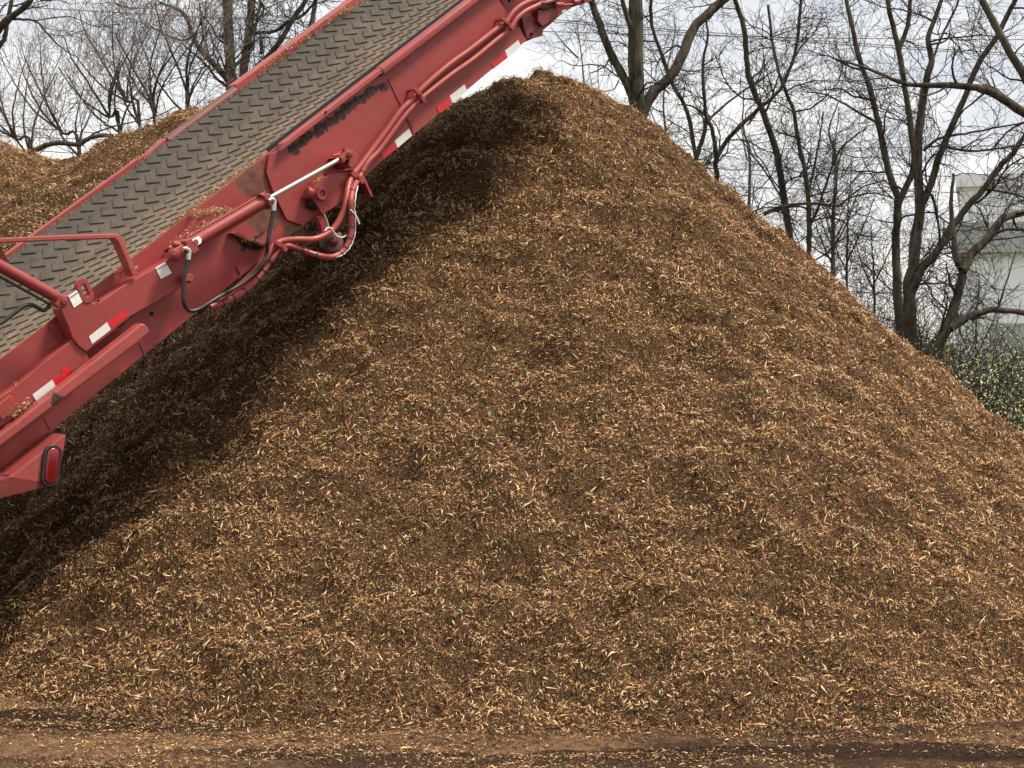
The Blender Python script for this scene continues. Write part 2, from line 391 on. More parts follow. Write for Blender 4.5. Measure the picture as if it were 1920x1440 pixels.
# ------------------------------------------------------------------ conveyor
def rdir(px, py): r = ray(px, py); return r / np.linalg.norm(r)
D = rdir(4490, -2780); AL = math.atan2(D[1], D[0])
LT = np.array([-math.sin(AL), math.cos(AL), 0]); NM = np.cross(D, LT)
KS = 1.4      # the machine is modelled in its own unit of 1.4 m
P0 = CAM + ray(900, 160) * 6.7 / ray(900, 160)[1]
PR = CAM + (P0 - CAM) * KS
ROOT = empty('stacking_conveyor', PR); ROOT.matrix_world = Matrix(((D[0], LT[0], NM[0], PR[0]), (D[1], LT[1], NM[1], PR[1]), (D[2], LT[2], NM[2], PR[2]), (0, 0, 0, 1))) @ Matrix.Diagonal((KS, KS, KS, 1))
tag(ROOT, 'red steel stacking conveyor with dark chevron belt rising over the wood chip pile', 'conveyor')
camL = np.array([(CAM - P0) @ D, (CAM - P0) @ LT, (CAM - P0) @ NM])
def S(px, py, v=0.):
    r = ray(px, py); d = np.array([r @ D, r @ LT, r @ NM]); tt = (v - camL[1]) / d[1]; return camL + d * tt
def S2(pts, v=0.): return [(float(S(a, b, v)[0]), float(S(a, b, v)[2])) for a, b in pts]
def S3(pts, v): return [S(a, b, v) for a, b in pts]

q1, q2, q3 = S(480, 345), S(520, 400), S(545, 425)
M_low = red_mat('red_paint_lower', rust=[(S(480, 335)[0], 0, S(480, 335)[2], .10, .3, .055), (S(500, 405)[0], 0, S(500, 405)[2], .08, .3, .07), (S(545, 432)[0], 0, S(545, 432)[2], .06, .3, .03)],
                wear=[(S(470, 455)[0], 0, S(470, 455)[2], .06, .3, .010), (S(235, 598)[0], 0, S(235, 598)[2], .06, .3, .012)])
pa, pb = S(562, 262), S(690, 168)
M_up = red_mat('red_paint_upper', wear=[((pa[0] * (1 - k) + pb[0] * k), -.012, (pa[2] * (1 - k) + pb[2] * k) - .010, .075, .4, .021) for k in (0, .3, .6, .9)] +
               [(S(715, 165)[0], 0, S(715, 165)[2], .022, .3, .018), (S(552, 285)[0], 0, S(552, 285)[2], .02, .3, .012), (S(765, 232)[0], 0, S(765, 232)[2], .004, .3, .03)])
M_red = red_mat('red_paint'); M_bar = red_mat('red_paint_scuffed_skylit', (.34, .056, .054), dust=.5, chips=.55, wear=[(S(107, 750, -.13)[0], -.13, S(107, 750, -.13)[2], .022, .1, .03)])  # scuffed red, also paler to paint sky light onto the rails
M_rusty = red_mat('red_rusty_rail', (.16, .055, .045), dust=.6)
M_shaded = red_mat('red_paint_head_shaded', (.17, .020, .022), dust=.3)  # darker copy of the red paint, shade on the recessed head painted in
M_hosered = red_mat('red_oversprayed_hose', (.31, .048, .044), dust=.25)
M_black = plain('black_rubber', (.018, .018, .02), .45, 0, .2, 40, .1)
M_blk2 = plain('black_gap', (.012, .010, .010), .8)
M_chrome = plain('chrome_rod', (.50, .49, .46), .42, .6, .05, 30, .02)
M_fit = plain('zinc_fitting', (.46, .46, .44), .45, .4, .1, 60, .05)
M_white = plain('white_decal', (.84, .83, .79), .45, 0, .05, 80, .02)
M_refw = plain('reflective_white', (.64, .65, .63), .35, 0, .16, 9, .05)
M_refr = plain('reflective_red', (.50, .012, .016), .32, 0, .25, 14, .05)
M_lens = plain('red_lens', (.17, .003, .008), .15, 0, .2, 200, .3, .8)
M_ink = plain('decal_ink', (.08, .09, .08), .6); M_ink2 = plain('decal_ink_pale', (.66, .68, .66), .6)
M_wire = plain('white_wire', (.68, .68, .66), .45)

U0, U1 = -4.4, 1.75
WT, WB = .328, .015
m = MB(); m.prism([(U0, WB), (U0, WT), (-.80, WT), (-.62, WB)], 0, .008)
m.box((U0, .008, WB), (-.62, .07, WB + .008)); m.box((U0, .008, WT - .05), (-.85, .012, WT - .042))
m.build('lower_side_plate', M_low, ROOT, .002)
# plate joints on the lower web
for a, b in (((260, 642), (272, 668)), ((82, 783), (94, 806)), ((90, 612), (112, 645))):
    m = MB(); p, r_ = S(*a), S(*b); m.tube([(p[0], -.001, p[2]), (r_[0], -.001, r_[2])], .0024, 6)
    m.build('weld_seam', M_low, ROOT)
up = S2([(505, 288), (500, 323), (511, 356), (538, 412), (568, 423), (640, 372), (714, 304), (988, 75)], -.014)
up += [(.395, .30), (.40, .302), (-1.05, .318)]
up[-3] = (up[-4][0] - .03, .18); up[-2] = (up[-4][0] - .045, .302)
m = MB(); m.prism(up, -.014, -.003); m.build('upper_side_plate', M_up, ROOT, .0015)
sm = S2([(728, 149), (752, 199), (771, 240), (776, 256)], -.017); o_ = [(a + .007, b) for a, b in reversed(sm)]
m = MB(); m.prism(sm + o_, -.018, -.014); m.build('splice_edge', M_up, ROOT)
# edge flange of upper plate, rail tube above
m = MB(); a = -1.045; m.prism([(a, .314), (a + .03, .334), (-.43, .334), (-.43, .314)], -.045, .004); m.build('rail_flange', M_bar, ROOT, .003)
m = MB(); m.box((-.45, -.05, .298), (U1, .006, .338)); m.build('near_rail', M_bar, ROOT, .013, True, 3)
m = MB(); m.box((-1.06, .010, .25), (U1, .020, .345)); m.build('rubber_skirt', M_black, ROOT)

# belt
prof = [(.022, .318), (.05, .305), (.15, .258), (.27, .222), (.36, .213), (.50, .208), (.68, .207), (.84, .209), (.92, .222), (1.00, .262), (1.08, .306), (1.16, .350), (1.185, .362)]
pv = np.array([p[0] for p in prof]); pw = np.array([p[1] for p in prof])
sv = np.linspace(pv[0], pv[-1], 60); sw = np.interp(sv, pv, pw); sw = np.convolve(np.pad(sw, 2, 'edge'), np.ones(5) / 5, 'valid')
arc = np.concatenate([[0], np.cumsum(np.hypot(np.diff(sv), np.diff(sw)))])
nv = np.gradient(sw) / np.gradient(sv)
def belt_pt(u, s, h=0.):
    v_ = np.interp(s, arc, sv); w_ = np.interp(s, arc, sw); g_ = np.interp(s, arc, nv); k = 1 / np.sqrt(1 + g_ * g_)
    sag = .004 * np.sin(u * 7.0)
    return np.stack([u + 0 * v_, v_ - g_ * k * h, w_ + k * h + sag], -1)
us = np.arange(U0, U1 + .01, .08); UU, SS = np.meshgrid(us, arc)
Vb = belt_pt(UU, SS).reshape(-1, 3); Vl = belt_pt(UU, SS, -.012).reshape(-1, 3); nr, ncn = UU.shape; idx = np.arange(nr * ncn).reshape(nr, ncn)
q = np.stack([idx[:-1, :-1], idx[:-1, 1:], idx[1:, 1:], idx[1:, :-1]], -1).reshape(-1, 4)
VV = [Vb, Vl]; QQ = [q, q[:, ::-1] + len(Vb)]; off = 2 * len(Vb)
smax = arc[-1]; ncol = 12; pitch = smax / ncol
for cix in range(ncol):
    s0 = cix * pitch + .006; s1 = (cix + 1) * pitch - .006; smid = (s0 + s1) / 2
    uu = np.arange(U0 + .05, U1, .0655) + (.033 if cix % 2 else 0)
    for u in uu:
        path = [(u + .036, s0), (u, smid), (u + .036, s1)]
        for (ua, sa), (ub, sb) in (path[:2], path[1:]):
            A_ = np.array([ua, ub]); B_ = np.array([sa, sb]); dd = np.array([ub - ua, sb - sa]); dd /= np.linalg.norm(dd); nn = np.array([-dd[1], dd[0]]) * .0042
            ring = []
            for kx in range(2):
                cu, cs = A_[kx] + dd[0] * (.002 if kx else -.002), B_[kx] + dd[1] * (.002 if kx else -.002)
                ring += [belt_pt(np.array(cu + nn[0]), np.array(cs + nn[1]), -.001), belt_pt(np.array(cu - nn[0]), np.array(cs - nn[1]), -.001),
                         belt_pt(np.array(cu - nn[0] * .45), np.array(cs - nn[1] * .45), .0055), belt_pt(np.array(cu + nn[0] * .45), np.array(cs + nn[1] * .45), .0055)]
            VV.append(np.array(ring)); QQ.append(np.array([(0, 1, 2, 3), (7, 6, 5, 4), (0, 4, 5, 1), (1, 5, 6, 2), (2, 6, 7, 3), (3, 7, 4, 0)]) + off); off += 8
t = NT('chevron_belt_rubber'); v = t.tex(); sx = t.new('ShaderNodeSeparateXYZ'); t.set(sx.inputs[0], v)
nzb = t.noise(t.vmath('MULTIPLY', v, (.35, 1, 1)), 9, 5, .6)
cen = t.math('ABSOLUTE', t.math('SUBTRACT', sx.outputs[1], .60))
dust = t.ramp(t.math('ADD', cen, t.math('MULTIPLY', t.math('SUBTRACT', nzb, .5), .55)), .46, .10)
c = t.mix(t.ramp(t.noise(v, 25, 5), .3, .7), (.046, .038, .031), (.082, .068, .054))
c = t.mix(t.math('MULTIPLY', dust, .6), c, t.mix(t.ramp(t.noise(v, 12, 4), .4, .62), (.16, .115, .075), (.26, .19, .12)))
t.base(c, .62, 0, .35); t.bump(t.noise(v, 60, 4), .15, .004)
o = link('belt', np_mesh('belt', np.concatenate(VV), [np.concatenate(QQ)], smooth=False), t.m, ROOT)
me = o.data; sm_ = np.zeros(len(me.polygons), bool); sm_[:2 * len(q)] = True; me.polygons.foreach_set('use_smooth', sm_)

# far side
def Wfar(px, py, v): return S(px, py, v)
VF = 1.19
fa, fb = S(434, 165, VF), S(652, 0, VF); wt = (fa[2] + fb[2]) / 2
m = MB(); m.prism([(U0, .05), (U0, .365), (-1.5, .365), (U1, wt - .02), (U1, .05)], VF, VF + .01); m.build('far_side_plate', M_red, ROOT, .002)
ua = S(434, 165, VF)[0]; ub = S(312, 262, VF)[0]; uc = S(262, 302, VF)[0]; ud = S(180, 362, VF)[0]
print('far', wt, ua, ub, uc, ud)
m = MB(); m.prism([(ua, wt - .05), (ua + .02, wt), (U1, wt + .004), (U1, wt - .05)], VF - .012, VF + .06); m.build('far_rail', M_bar, ROOT, .006)
m = MB(); m.tube([(ub, VF, wt - .035), (ua + .01, VF, wt - .03)], .026, 10); m.build('far_rail_rusty', M_rusty, ROOT, 0, True)
m = MB(); m.prism([(uc, wt - .06), (uc + .02, wt - .028), (ub, wt - .012), (ub, wt - .06)], VF - .012, VF + .05); m.build('far_rail_lip', M_bar, ROOT, .004)
m = MB(); m.box((U0, VF - .008, .33), (uc, VF + .03, .372)); m.build('far_rail_lower', M_red, ROOT, .004)
# underside: cross members, return belt and idlers
m = MB()
for u in np.arange(-4.2, 1.7, .75): m.box((u, .01, .03), (u + .06, VF, .09))
m.build('cross_member', M_red, ROOT, .004)
for u in np.arange(-3.9, 1.6, .75):
    m = MB(); m.tube([(u, .3, .135), (u, .92, .135)], .05, 14); m.build('idler_roller', M_shaded, ROOT, 0, True)
m = MB(); m.box((U0, .25, .10), (U1, .95, .108)); m.build('return_belt', M_black, ROOT)
m = MB(); m.tube([(U1, .12, .13), (U1, 1.08, .13)], .11, 24); m.build('head_pulley', M_shaded, ROOT, 0, True)
m = MB(); m.tube([(U0, .12, .16), (U0, 1.08, .16)], .10, 24); m.build('tail_pulley', M_shaded, ROOT, 0, True)

# channels on the lower section
V1 = -.07
ba = S2([(112, 579), (127, 555), (146, 543), (157, 563), (183, 569), (210, 550), (235, 533), (274, 511), (312, 490), (318, 484), (321, 474), (335, 471), (346, 482), (342, 492), (354, 515), (350, 528), (337, 541), (300, 562), (267, 581), (246, 593), (205, 627), (162, 660), (148, 650), (136, 634), (127, 610)], V1)
m = MB(); m.prism(ba, V1, -.001); m.build('upper_channel', M_red, ROOT, .004)
# lifting eye
c0 = S(159, 545, V1); d1 = S(163, 555, V1) - S(155, 535, V1)
def stad(c, ax, half, r, n=20):
    ax = np.array([ax[0], ax[2]]); ax = ax / np.linalg.norm(ax); pr = np.array([-ax[1], ax[0]]); out = []
    for i in range(n):
        a = 2 * math.pi * i / n; cx = math.cos(a); sgn = 1 if cx >= 0 else -1
        p = np.array([c[0], c[2]]) + ax * (sgn * half + r * cx) + pr * r * math.sin(a); out.append((p[0], p[1]))
    return out
m = MB(); m.prism_hole(stad(c0, d1, .020, .026), stad(c0, d1, .014, .010), V1 - .004, V1 + .016); m.build('lifting_eye', M_red, ROOT, .002)
for sp, rr in ((S(183, 567, V1), .006),):
    pass
# latch hole
m = MB(); m.tube([S(184, 564, V1 - .004), S(184, 564, V1)], .005, 8); m.build('bolt_hole', M_blk2, ROOT)
V2 = -.06
bb = S2([(-60, 782), (23, 729), (80, 681), (137, 635), (148, 636), (157, 652), (169, 676), (100, 725), (37, 775), (-60, 850)], V2)
m = MB(); m.prism(bb, V2, -.001); m.build('lower_channel', M_red, ROOT, .004)
bc = S2([(-80, 815), (0, 756), (20, 740), (30, 757), (38, 775), (-80, 860)], -.085)
m = MB(); m.prism(bc, -.085, -.061); m.build('end_channel', M_red, ROOT, .004)
for a in ((6, 781), (14, 776)):
    m = MB(); m.tube([S(*a, -.115), S(*a, -.086)], .010, 6); m.build('bolt', M_red, ROOT, .001)
# square tube across the side
bar = S2([(-120, 908), (0, 815), (133, 711), (266, 606), (273, 608), (281, 619), (279, 625), (258, 643), (133, 737), (0, 838), (-120, 930)], -.13)
m = MB(); m.prism(bar, -.13, -.072); m.build('side_bar', M_bar, ROOT, .006)
# light bracket with tail lamp
VB_ = -.16
m = MB(); m.prism(S2([(-60, 945), (-10, 905), (27, 889), (122, 814), (124, 818), (108, 910), (0, 894), (-60, 884)], VB_), VB_, VB_ + .012)
m.prism([(a, b) for a, b in S2([(-60, 915), (0, 900), (27, 889), (122, 814), (121, 819), (30, 896), (-60, 935)], VB_)], VB_ + .012, -.01)
m.build('lamp_bracket', M_bar, ROOT, .003)
LC = S(94.5, 873, VB_); ax = S(97.5, 850, VB_) - S(92, 895, VB_)
lamp = MB(); lamp.prism_hole(stad(LC, ax, .040, .033, 28), stad(LC, ax, .040, .022, 28), VB_ - .014, VB_); lo = lamp.build('tail_lamp', M_black, ROOT, .003, True)
m = MB(); m.prism(stad(LC, ax, .040, .0225, 28), VB_ - .019, VB_ - .001); m.build('lens', M_lens, lo, .006, True)
# hoop guard
m = MB(); hp = [(-120, 448), (0, 446), (110, 441), (215, 438), (226, 441), (232, 450), (246, 485), (259, 514)]
hin = [(249, 518), (237, 488), (222, 453), (216, 447), (110, 450), (0, 455), (-120, 457)]
m.prism(S2(hp + hin, -.085), -.085, -.03); m.build('hoop_guard', M_bar, ROOT, .003)
m = MB(); m.prism(S2([(-60, 455), (2, 462), (18, 492), (-10, 492), (-60, 500)], -.03), -.03, -.015); m.build('guard_leg', M_red, ROOT, .002)

# folding cylinder at left
def cyl(name_pts, r, v, nm, mat, par, n=16, bev=0):
    m = MB(); m.tube([S(*p, v) for p in name_pts], r, n); return m.build(nm, mat, par, bev, True)
A1 = MB(); A1.tube([S(-90, 449, -.12), S(106, 557, -.12)], .021, 16); fc = A1.build('fold_cylinder', M_red, ROOT, 0, True)
m = MB(); m.prism(S2([(-90, 437), (104, 545), (106, 549), (-90, 441)], -.13), -.13, -.11); m.prism(S2([(-90, 466), (96, 569), (98, 573), (-90, 470)], -.13), -.13, -.11); m.build('tie_rod', M_blk2, fc)
m = MB(); m.prism(S2([(98, 548), (107, 545), (122, 560), (128, 570), (122, 578), (110, 577), (97, 568)], -.125), -.125, -.095); m.build('clevis', M_red, fc, .004)
m = MB(); m.tube([S(121, 566, -.14), S(121, 566, -.08)], .010, 12); m.build('pin', M_red, fc, .002)
def hose(pts, r, v, mat, nm='hose', par=None, n=10, vs=None):
    P = [S(a, b, (v if vs is None else vs[i])) for i, (a, b) in enumerate(pts)]
    m = MB(); m.tube(smooth_path(P, 6), r, n); return m.build(nm, mat, par or ROOT, 0, True)
hose([(-60, 632), (0, 606), (16, 595), (31, 584), (45, 574), (58, 571), (71, 577), (81, 582), (88, 578), (93, 571)], .0075, -.11, M_black, 'black_hose')

# lift cylinder
VC = -.115
b0, b1 = (352, 460), (499, 374)
lc = MB(); lc.tube([S(*b0, VC), S(*b1, VC)], .0225, 20); LCo = lc.build('lift_cylinder', M_red, ROOT, 0, True)
m = MB()
for dy in (-13.5, 13): m.tube([S(b0[0] - 3 + (dy > 0) * 8, b0[1] + dy, VC), S(b1[0] - 2 + (dy > 0) * 5, b1[1] + dy, VC)], .0042, 8)
m.build('tie_rod', M_red, LCo, 0, True)
m = MB(); m.prism(S2([(480, 365), (499, 363), (504, 376), (509, 390), (504, 393), (495, 382), (488, 372)], VC), VC - .028, VC + .025); m.build('gland_cap', M_red, LCo, .004)
m = MB(); m.prism(S2([(340, 452), (352, 446), (368, 470), (356, 478), (346, 470)], VC), VC - .027, VC + .025); m.build('end_cap', M_red, LCo, .004)
m = MB(); m.tube([S(500, 374, VC), S(634, 300, VC)], .0085, 16); m.build('chrome_rod', M_chrome, LCo, 0, True)
m = MB(); m.tube([S(327, 477, VC - .03), S(327, 477, VC + .04)], .018, 18); m.prism(S2([(320, 468), (340, 458), (350, 468), (345, 480), (330, 490), (318, 484)], VC), VC - .018, VC + .02); m.build('clevis', M_red, LCo, .003, True)
m = MB(); m.tube([S(326, 478, VC - .04), S(326, 478, VC - .03)], .0085, 12); m.build('pin', M_red, LCo, .001, True)
m = MB(); m.tube([S(324, 457, VC), S(338, 460, VC)], .012, 10); m.build('port_block', M_red, LCo, .002, True)
st = MB(); st.prism(S2([(349, 456), (373, 443), (378, 448), (377, 456), (354, 469), (350, 464)], VC - .024), VC - .0262, VC - .018); sto = st.build('decal', M_white, LCo, .001)
m = MB(); c0 = S(367, 454, VC - .026); m.prism([(c0[0] + .012 * math.cos(a), c0[2] + .012 * math.sin(a)) for a in np.arange(6) * math.pi / 3 + .3], VC - .029, VC - .0255); m.build('plug', M_red, LCo, .002)
# rod end and its lug
lug = MB()
lug.prism(S2([(641, 285), (650, 281), (660, 285), (664, 292), (668, 297), (666, 306), (656, 315), (652, 316), (645, 306), (640, 307), (637, 297), (630, 296)], -.08), -.10, -.016)
lgo = lug.build('rod_end_lug', M_red, ROOT, .003)
m = MB(); m.prism(S2([(637, 296), (652, 283), (657, 287), (648, 300), (641, 307)], -.13), -.14, -.10); m.build('clevis', M_red, lgo, .003)
m = MB(); m.tube([S(655, 290, -.15), S(655, 290, -.10)], .0135, 14); m.build('pin', M_red, lgo, .003, True)
m = MB(); m.tube([S(624, 292, -.10), S(638, 289, -.10)], .0045, 8); m.build('grease_fitting', M_red, lgo, 0, True)
m = MB(); m.tube([S(645, 278, -.09), S(647, 286, -.09)], .010, 10); m.build('hex_plug', M_red, lgo, 0, True)
m = MB(); m.tube([S(650, 303, -.105), S(650, 303, -.098)], .009, 12); m.build('bore', M_blk2, lgo)

# white elbow fittings
for pts in ([(504, 376), (510, 373), (515, 376), (515, 383), (513, 395)], [(343, 466), (349, 466), (355, 470), (355, 478), (353, 487)]):
    m = MB(); m.tube(smooth_path(S3(pts, VC - .03), 4), .0070, 10); m.tube([S(pts[-1][0] + .5, pts[-1][1] - 11, VC - .03), S(*pts[-1], VC - .03)], .0096, 10); m.build('elbow_fitting', M_fit, LCo, 0, True)
hose([(513, 392), (511, 405), (507, 428), (502, 455), (500, 475), (491, 496), (477, 513), (453, 532), (430, 546), (413, 555), (395, 566), (372, 588)], .0076, VC - .03, M_black, 'black_hose', vs=[VC - .03] * 4 + [-.13] * 2 + [-.12] * 3 + [-.1, -.06, .0])
hose([(353, 484), (349, 503), (345, 523), (344, 545), (345, 567), (350, 578), (358, 583), (372, 580), (392, 568), (413, 555), (432, 546)], .0076, VC - .03, M_black, 'black_hose', vs=[VC - .03] * 5 + [-.13] * 4 + [-.12, -.1])
m = MB(); m.prism(S2([(335, 518), (347, 513), (354, 521), (349, 531), (343, 527), (339, 530)], -.075), -.12, -.071); m.build('hose_clip', M_red, ROOT, .002)

# red hose pair
H1 = [(1010, -2), (990, 4), (972, 14), (958, 28), (948, 42), (925, 59), (880, 94), (840, 123), (792, 165), (778, 182), (752, 207), (726, 243), (700, 278), (672, 315), (660, 330), (653, 350), (649, 378), (640, 405), (625, 429), (605, 443), (585, 449), (560, 449), (530, 452), (512, 462), (502, 477), (488, 497), (470, 517), (452, 534), (430, 550), (404, 567)]
H2 = [(1012, 8), (1000, 14), (984, 22), (968, 36), (956, 54), (925, 80), (886, 112), (845, 141), (798, 178), (783, 191), (758, 218), (735, 249), (710, 283), (690, 304), (674, 332), (663, 352), (658, 375), (658, 402), (659, 430), (653, 455), (641, 473), (622, 482), (597, 479), (565, 468), (540, 461), (522, 470), (508, 488), (490, 513), (463, 542), (438, 559), (413, 570), (394, 576)]
def vh(n, near, tail): return [near] * n
v1 = [-.04] * 13 + [-.05, -.06, -.09] + [-.12] * 6 + [-.10] * 4 + [-.08] * 4
v2 = [-.045] * 13 + [-.05, -.06, -.10] + [-.14] * 6 + [-.11] * 3 + [-.09] * 7
ho1 = hose(H1, .0128, 0, M_hosered, 'red_hose', n=14, vs=v1); ho2 = hose(H2, .0118, 0, M_hosered, 'red_hose', n=14, vs=v2)
P2 = smooth_path([S(a, b, v2[i]) for i, (a, b) in enumerate(H2)], 6)
def nearest(px, py, v):
    q_ = S(px, py, v); i = int(np.argmin(((P2 - q_) ** 2).sum(1))); return min(max(i, 1), len(P2) - 2)
for a in ((685, 311), (676, 328), (658, 367), (658, 392), (659, 400), (659, 426), (654, 450), (643, 469), (630, 480), (589, 477), (563, 467), (507, 490), (493, 508), (480, 523), (462, 542), (441, 557), (418, 568)):
    i = nearest(*a, -.1); d_ = P2[i + 1] - P2[i - 1]; d_ /= np.linalg.norm(d_)
    m = MB(); m.tube([P2[i] - d_ * .0022, P2[i] + d_ * .0022], .0140, 14); m.build('cable_tie', M_black, ho2)
# thin white wire following hose and two free loops
m = MB(); seg = P2[nearest(668, 345, -.1):nearest(560, 466, -.1)]; off_ = np.array([.010, -.010, -.008]); m.tube(seg + off_ + rng.normal(0, .0014, seg.shape), .0022, 6)
m.build('white_wire', M_wire, ROOT, 0, True)
hose([(609, 433), (614, 427), (622, 429), (627, 437), (633, 443), (642, 445), (650, 441)], .0028, -.13, M_wire, 'white_wire')
hose([(610, 436), (616, 431), (623, 434), (630, 441)], .0028, -.12, M_wire, 'white_wire')
hose([(657, 393), (663, 399), (668, 408), (674, 420)], .003, -.15, M_wire, 'white_wire'); hose([(657, 393), (665, 401), (671, 411), (673, 419)], .003, -.16, M_wire, 'white_wire')
hose([(608, 401), (614, 415), (617, 430)], .0015, -.1, M_wire, 'white_wire')
# clamps
def bracket(c1, c2, wd, v, nm='hose_clamp'):
    a = S(*c1, v); b = S(*c2, v); d_ = np.array([b[0] - a[0], b[2] - a[2]]); Ln = np.linalg.norm(d_); d_ /= Ln; pr = np.array([-d_[1], d_[0]]) * wd / 2
    A_ = np.array([a[0], a[2]]); B_ = np.array([b[0], b[2]])
    m = MB(); m.prism([tuple(A_ - pr), tuple(B_ - pr), tuple(B_ + pr), tuple(A_ + pr)], v - .006, v + .004)
    m.prism([tuple(A_ - pr), tuple(A_ - pr + d_ * .008), tuple(A_ + pr + d_ * .008), tuple(A_ + pr)], v + .004, -.012)
    m.prism([tuple(B_ - pr - d_ * .008), tuple(B_ - pr), tuple(B_ + pr), tuple(B_ + pr - d_ * .008)], v + .004, -.012)
    o = m.build(nm, M_red, ROOT, .002)
    c_ = (A_ + B_) / 2; m = MB(); m.tube([(c_[0], v - .014, c_[1]), (c_[0], v - .006, c_[1])], .006, 6); m.build('bolt', M_red, o)
bracket((941, 34), (962, 55), .018, -.060); bracket((777, 165), (796, 191), .018, -.060); bracket((658, 322), (682, 342), .024, -.075); bracket((519, 455), (537, 470), .018, -.128)

# bearing plate with boss, roller behind, small bracket
m = MB(); m.prism(S2([(588, 352), (594, 342), (606, 333), (622, 325), (658, 322), (662, 350), (645, 372), (628, 387), (603, 402), (596, 390), (588, 376), (586, 363)], -.055), -.062, -.050)
m.prism(S2([(622, 325), (658, 322), (660, 350), (645, 370), (630, 380)], -.05), -.05, -.014)
bp = m.build('bearing_plate', M_red, ROOT, .002)
m = MB(); ring = lambda r: [(S(601, 364, -.062)[0] + r * math.cos(a), S(601, 364, -.062)[2] + r * math.sin(a)) for a in np.arange(20) * math.pi / 10]
m.prism_hole(ring(.027), ring(.012), -.078, -.061); m.build('boss', M_red, bp, .003, True)
m = MB(); m.tube([S(601, 364, -.070), S(601, 364, -.062)], .0125, 14); m.build('pin', M_bar, bp)
for a in ((606, 391), (615, 385)):
    m = MB(); m.tube([S(*a, -.0635), S(*a, -.062)], .003, 8); m.build('bolt_hole', M_blk2, bp)
m = MB(); m.tube([S(574, 360, -.045), S(590, 366, -.045)], .024, 16); m.build('pivot_sleeve', M_red, ROOT, .004, True)
m = MB(); m.tube([S(577, 378, -.03), S(592, 384, -.03)], .022, 12); m.build('pivot_recess', M_blk2, ROOT, 0, True)
m = MB(); m.prism(S2([(664, 335), (682, 330), (697, 364), (693, 366), (672, 362), (664, 350)], -.01), -.012, .0); m.build('end_bracket', M_blk2, ROOT)
m = MB(); m.prism(S2([(679, 331), (683, 330), (699, 366), (697, 370), (694, 365)], -.05), -.05, .01); m.build('bracket_edge', M_red, ROOT, .001)
# lower link with small marker lamp
m = MB(); m.prism(S2([(594, 406), (608, 402), (617, 425), (617, 436), (604, 438), (602, 425)], -.05), -.05, -.02); m.build('lower_link', M_red, ROOT, .003)
mb = MB(); mb.prism(S2([(596, 441), (636, 436), (640, 456), (636, 470), (618, 474), (598, 462)], -.03), -.05, .02); ml = mb.build('marker_lamp', M_rusty, ROOT, .006, True)
m = MB(); m.prism(S2([(597, 452), (612, 446), (615, 463), (605, 468), (597, 461)], -.055), -.06, -.045); m.build('bracket', M_blk2, ml, .002)
m = MB(); m.tube([S(625, 453, -.062), S(625, 453, -.045)], .019, 18); m.build('bezel', M_black, ml, .002, True)
m = MB(); m.tube([S(625, 453, -.070), S(625, 453, -.055)], .0145, 18); m.build('lens', M_lens, ml, .004, True)
# web corner folds of lower section
m = MB(); m.prism(S2([(434, 437), (445, 433), (475, 448), (502, 459), (497, 463), (465, 452)], -.035), -.035, -.001); m.build('web_ledge', M_low, ROOT, .002)
m = MB(); m.prism(S2([(438, 441), (466, 453), (498, 463), (480, 470), (455, 462)], -.004), -.005, -.001); m.build('slot', M_blk2, ROOT)
m = MB(); m.prism(S2([(365, 410), (372, 401), (395, 396), (426, 399), (420, 406), (330, 462), (318, 466), (345, 440)], -.04), -.055, -.001); m.build('deck_ledge', M_low, ROOT, .002)
m = MB(); m.tube([S(442, 500, -.002), S(449, 514, -.002)], .0025, 6); m.build('weld_mark', M_blk2, ROOT)
m = MB(); m.tube([S(284, 588, -.004), S(284, 588, 0)], .008, 12); m.build('bolt_hole', M_blk2, ROOT)
m = MB(); m.tube([S(611, 210, -.05), S(611, 210, -.046)], .005, 10); m.build('bolt_hole', M_blk2, ROOT)

# head section beyond the plate
m = MB(); m.prism([(up[7][0], WB + .005)] + S2([(1000, 72), (1017, 67), (1019, 56), (1034, 44), (1049, 30), (1072, 14), (1090, 8), (1104, 3)], .02) + [(1.4, .10), (1.4, .30), (.33, .30)], .02, .032); m.build('head_plate', M_shaded, ROOT, .002)
m = MB(); m.prism(S2([(978, 30), (994, 26), (1010, 40), (1017, 57), (1018, 67), (1000, 72), (988, 72), (983, 55)], .0), .0, .02); m.build('pulley_bracket', M_shaded, ROOT, .002)
m = MB(); m.tube([S(997, 64, -.008), S(997, 64, .0)], .007, 10); m.build('bolt', M_blk2, ROOT)
m = MB(); m.prism(S2([(1003, 18), (1040, 10), (1043, 32), (1012, 52), (1003, 42)], .0), -.02, .02); m.build('drive_motor', M_shaded, ROOT, .006)
m = MB(); m.tube([S(1042, 9, -.04), S(1056, 9, -.04)], .012, 10); m.tube([S(1056, 10, -.04), S(1075, 8, -.04)], .006, 8); m.tube([S(1075, 5, -.04), S(1086, 2, -.04)], .014, 8); m.prism(S2([(1087, -6), (1104, -8), (1105, 3), (1091, 7)], -.03), -.05, .02); m.build('hydraulic_fitting', M_hosered, ROOT, .002, True)
m = MB(); m.prism(S2([(1052, 20), (1060, 18), (1057, 22), (1051, 26)], -.01), -.02, -.01); m.build('decal', M_refw, ROOT)
hose([(1004, 4), (1020, 6), (1040, 0), (1060, -10)], .011, -.03, M_shaded, 'red_hose'); hose([(1006, 12), (1018, 16), (1030, 12), (1044, 2)], .009, -.02, M_black, 'black_hose')
m = MB(); m.prism(S2([(952, -8), (962, -6), (962, 3), (954, 4)], -.02), -.03, -.014); m.build('bolt_plate', M_blk2, ROOT)

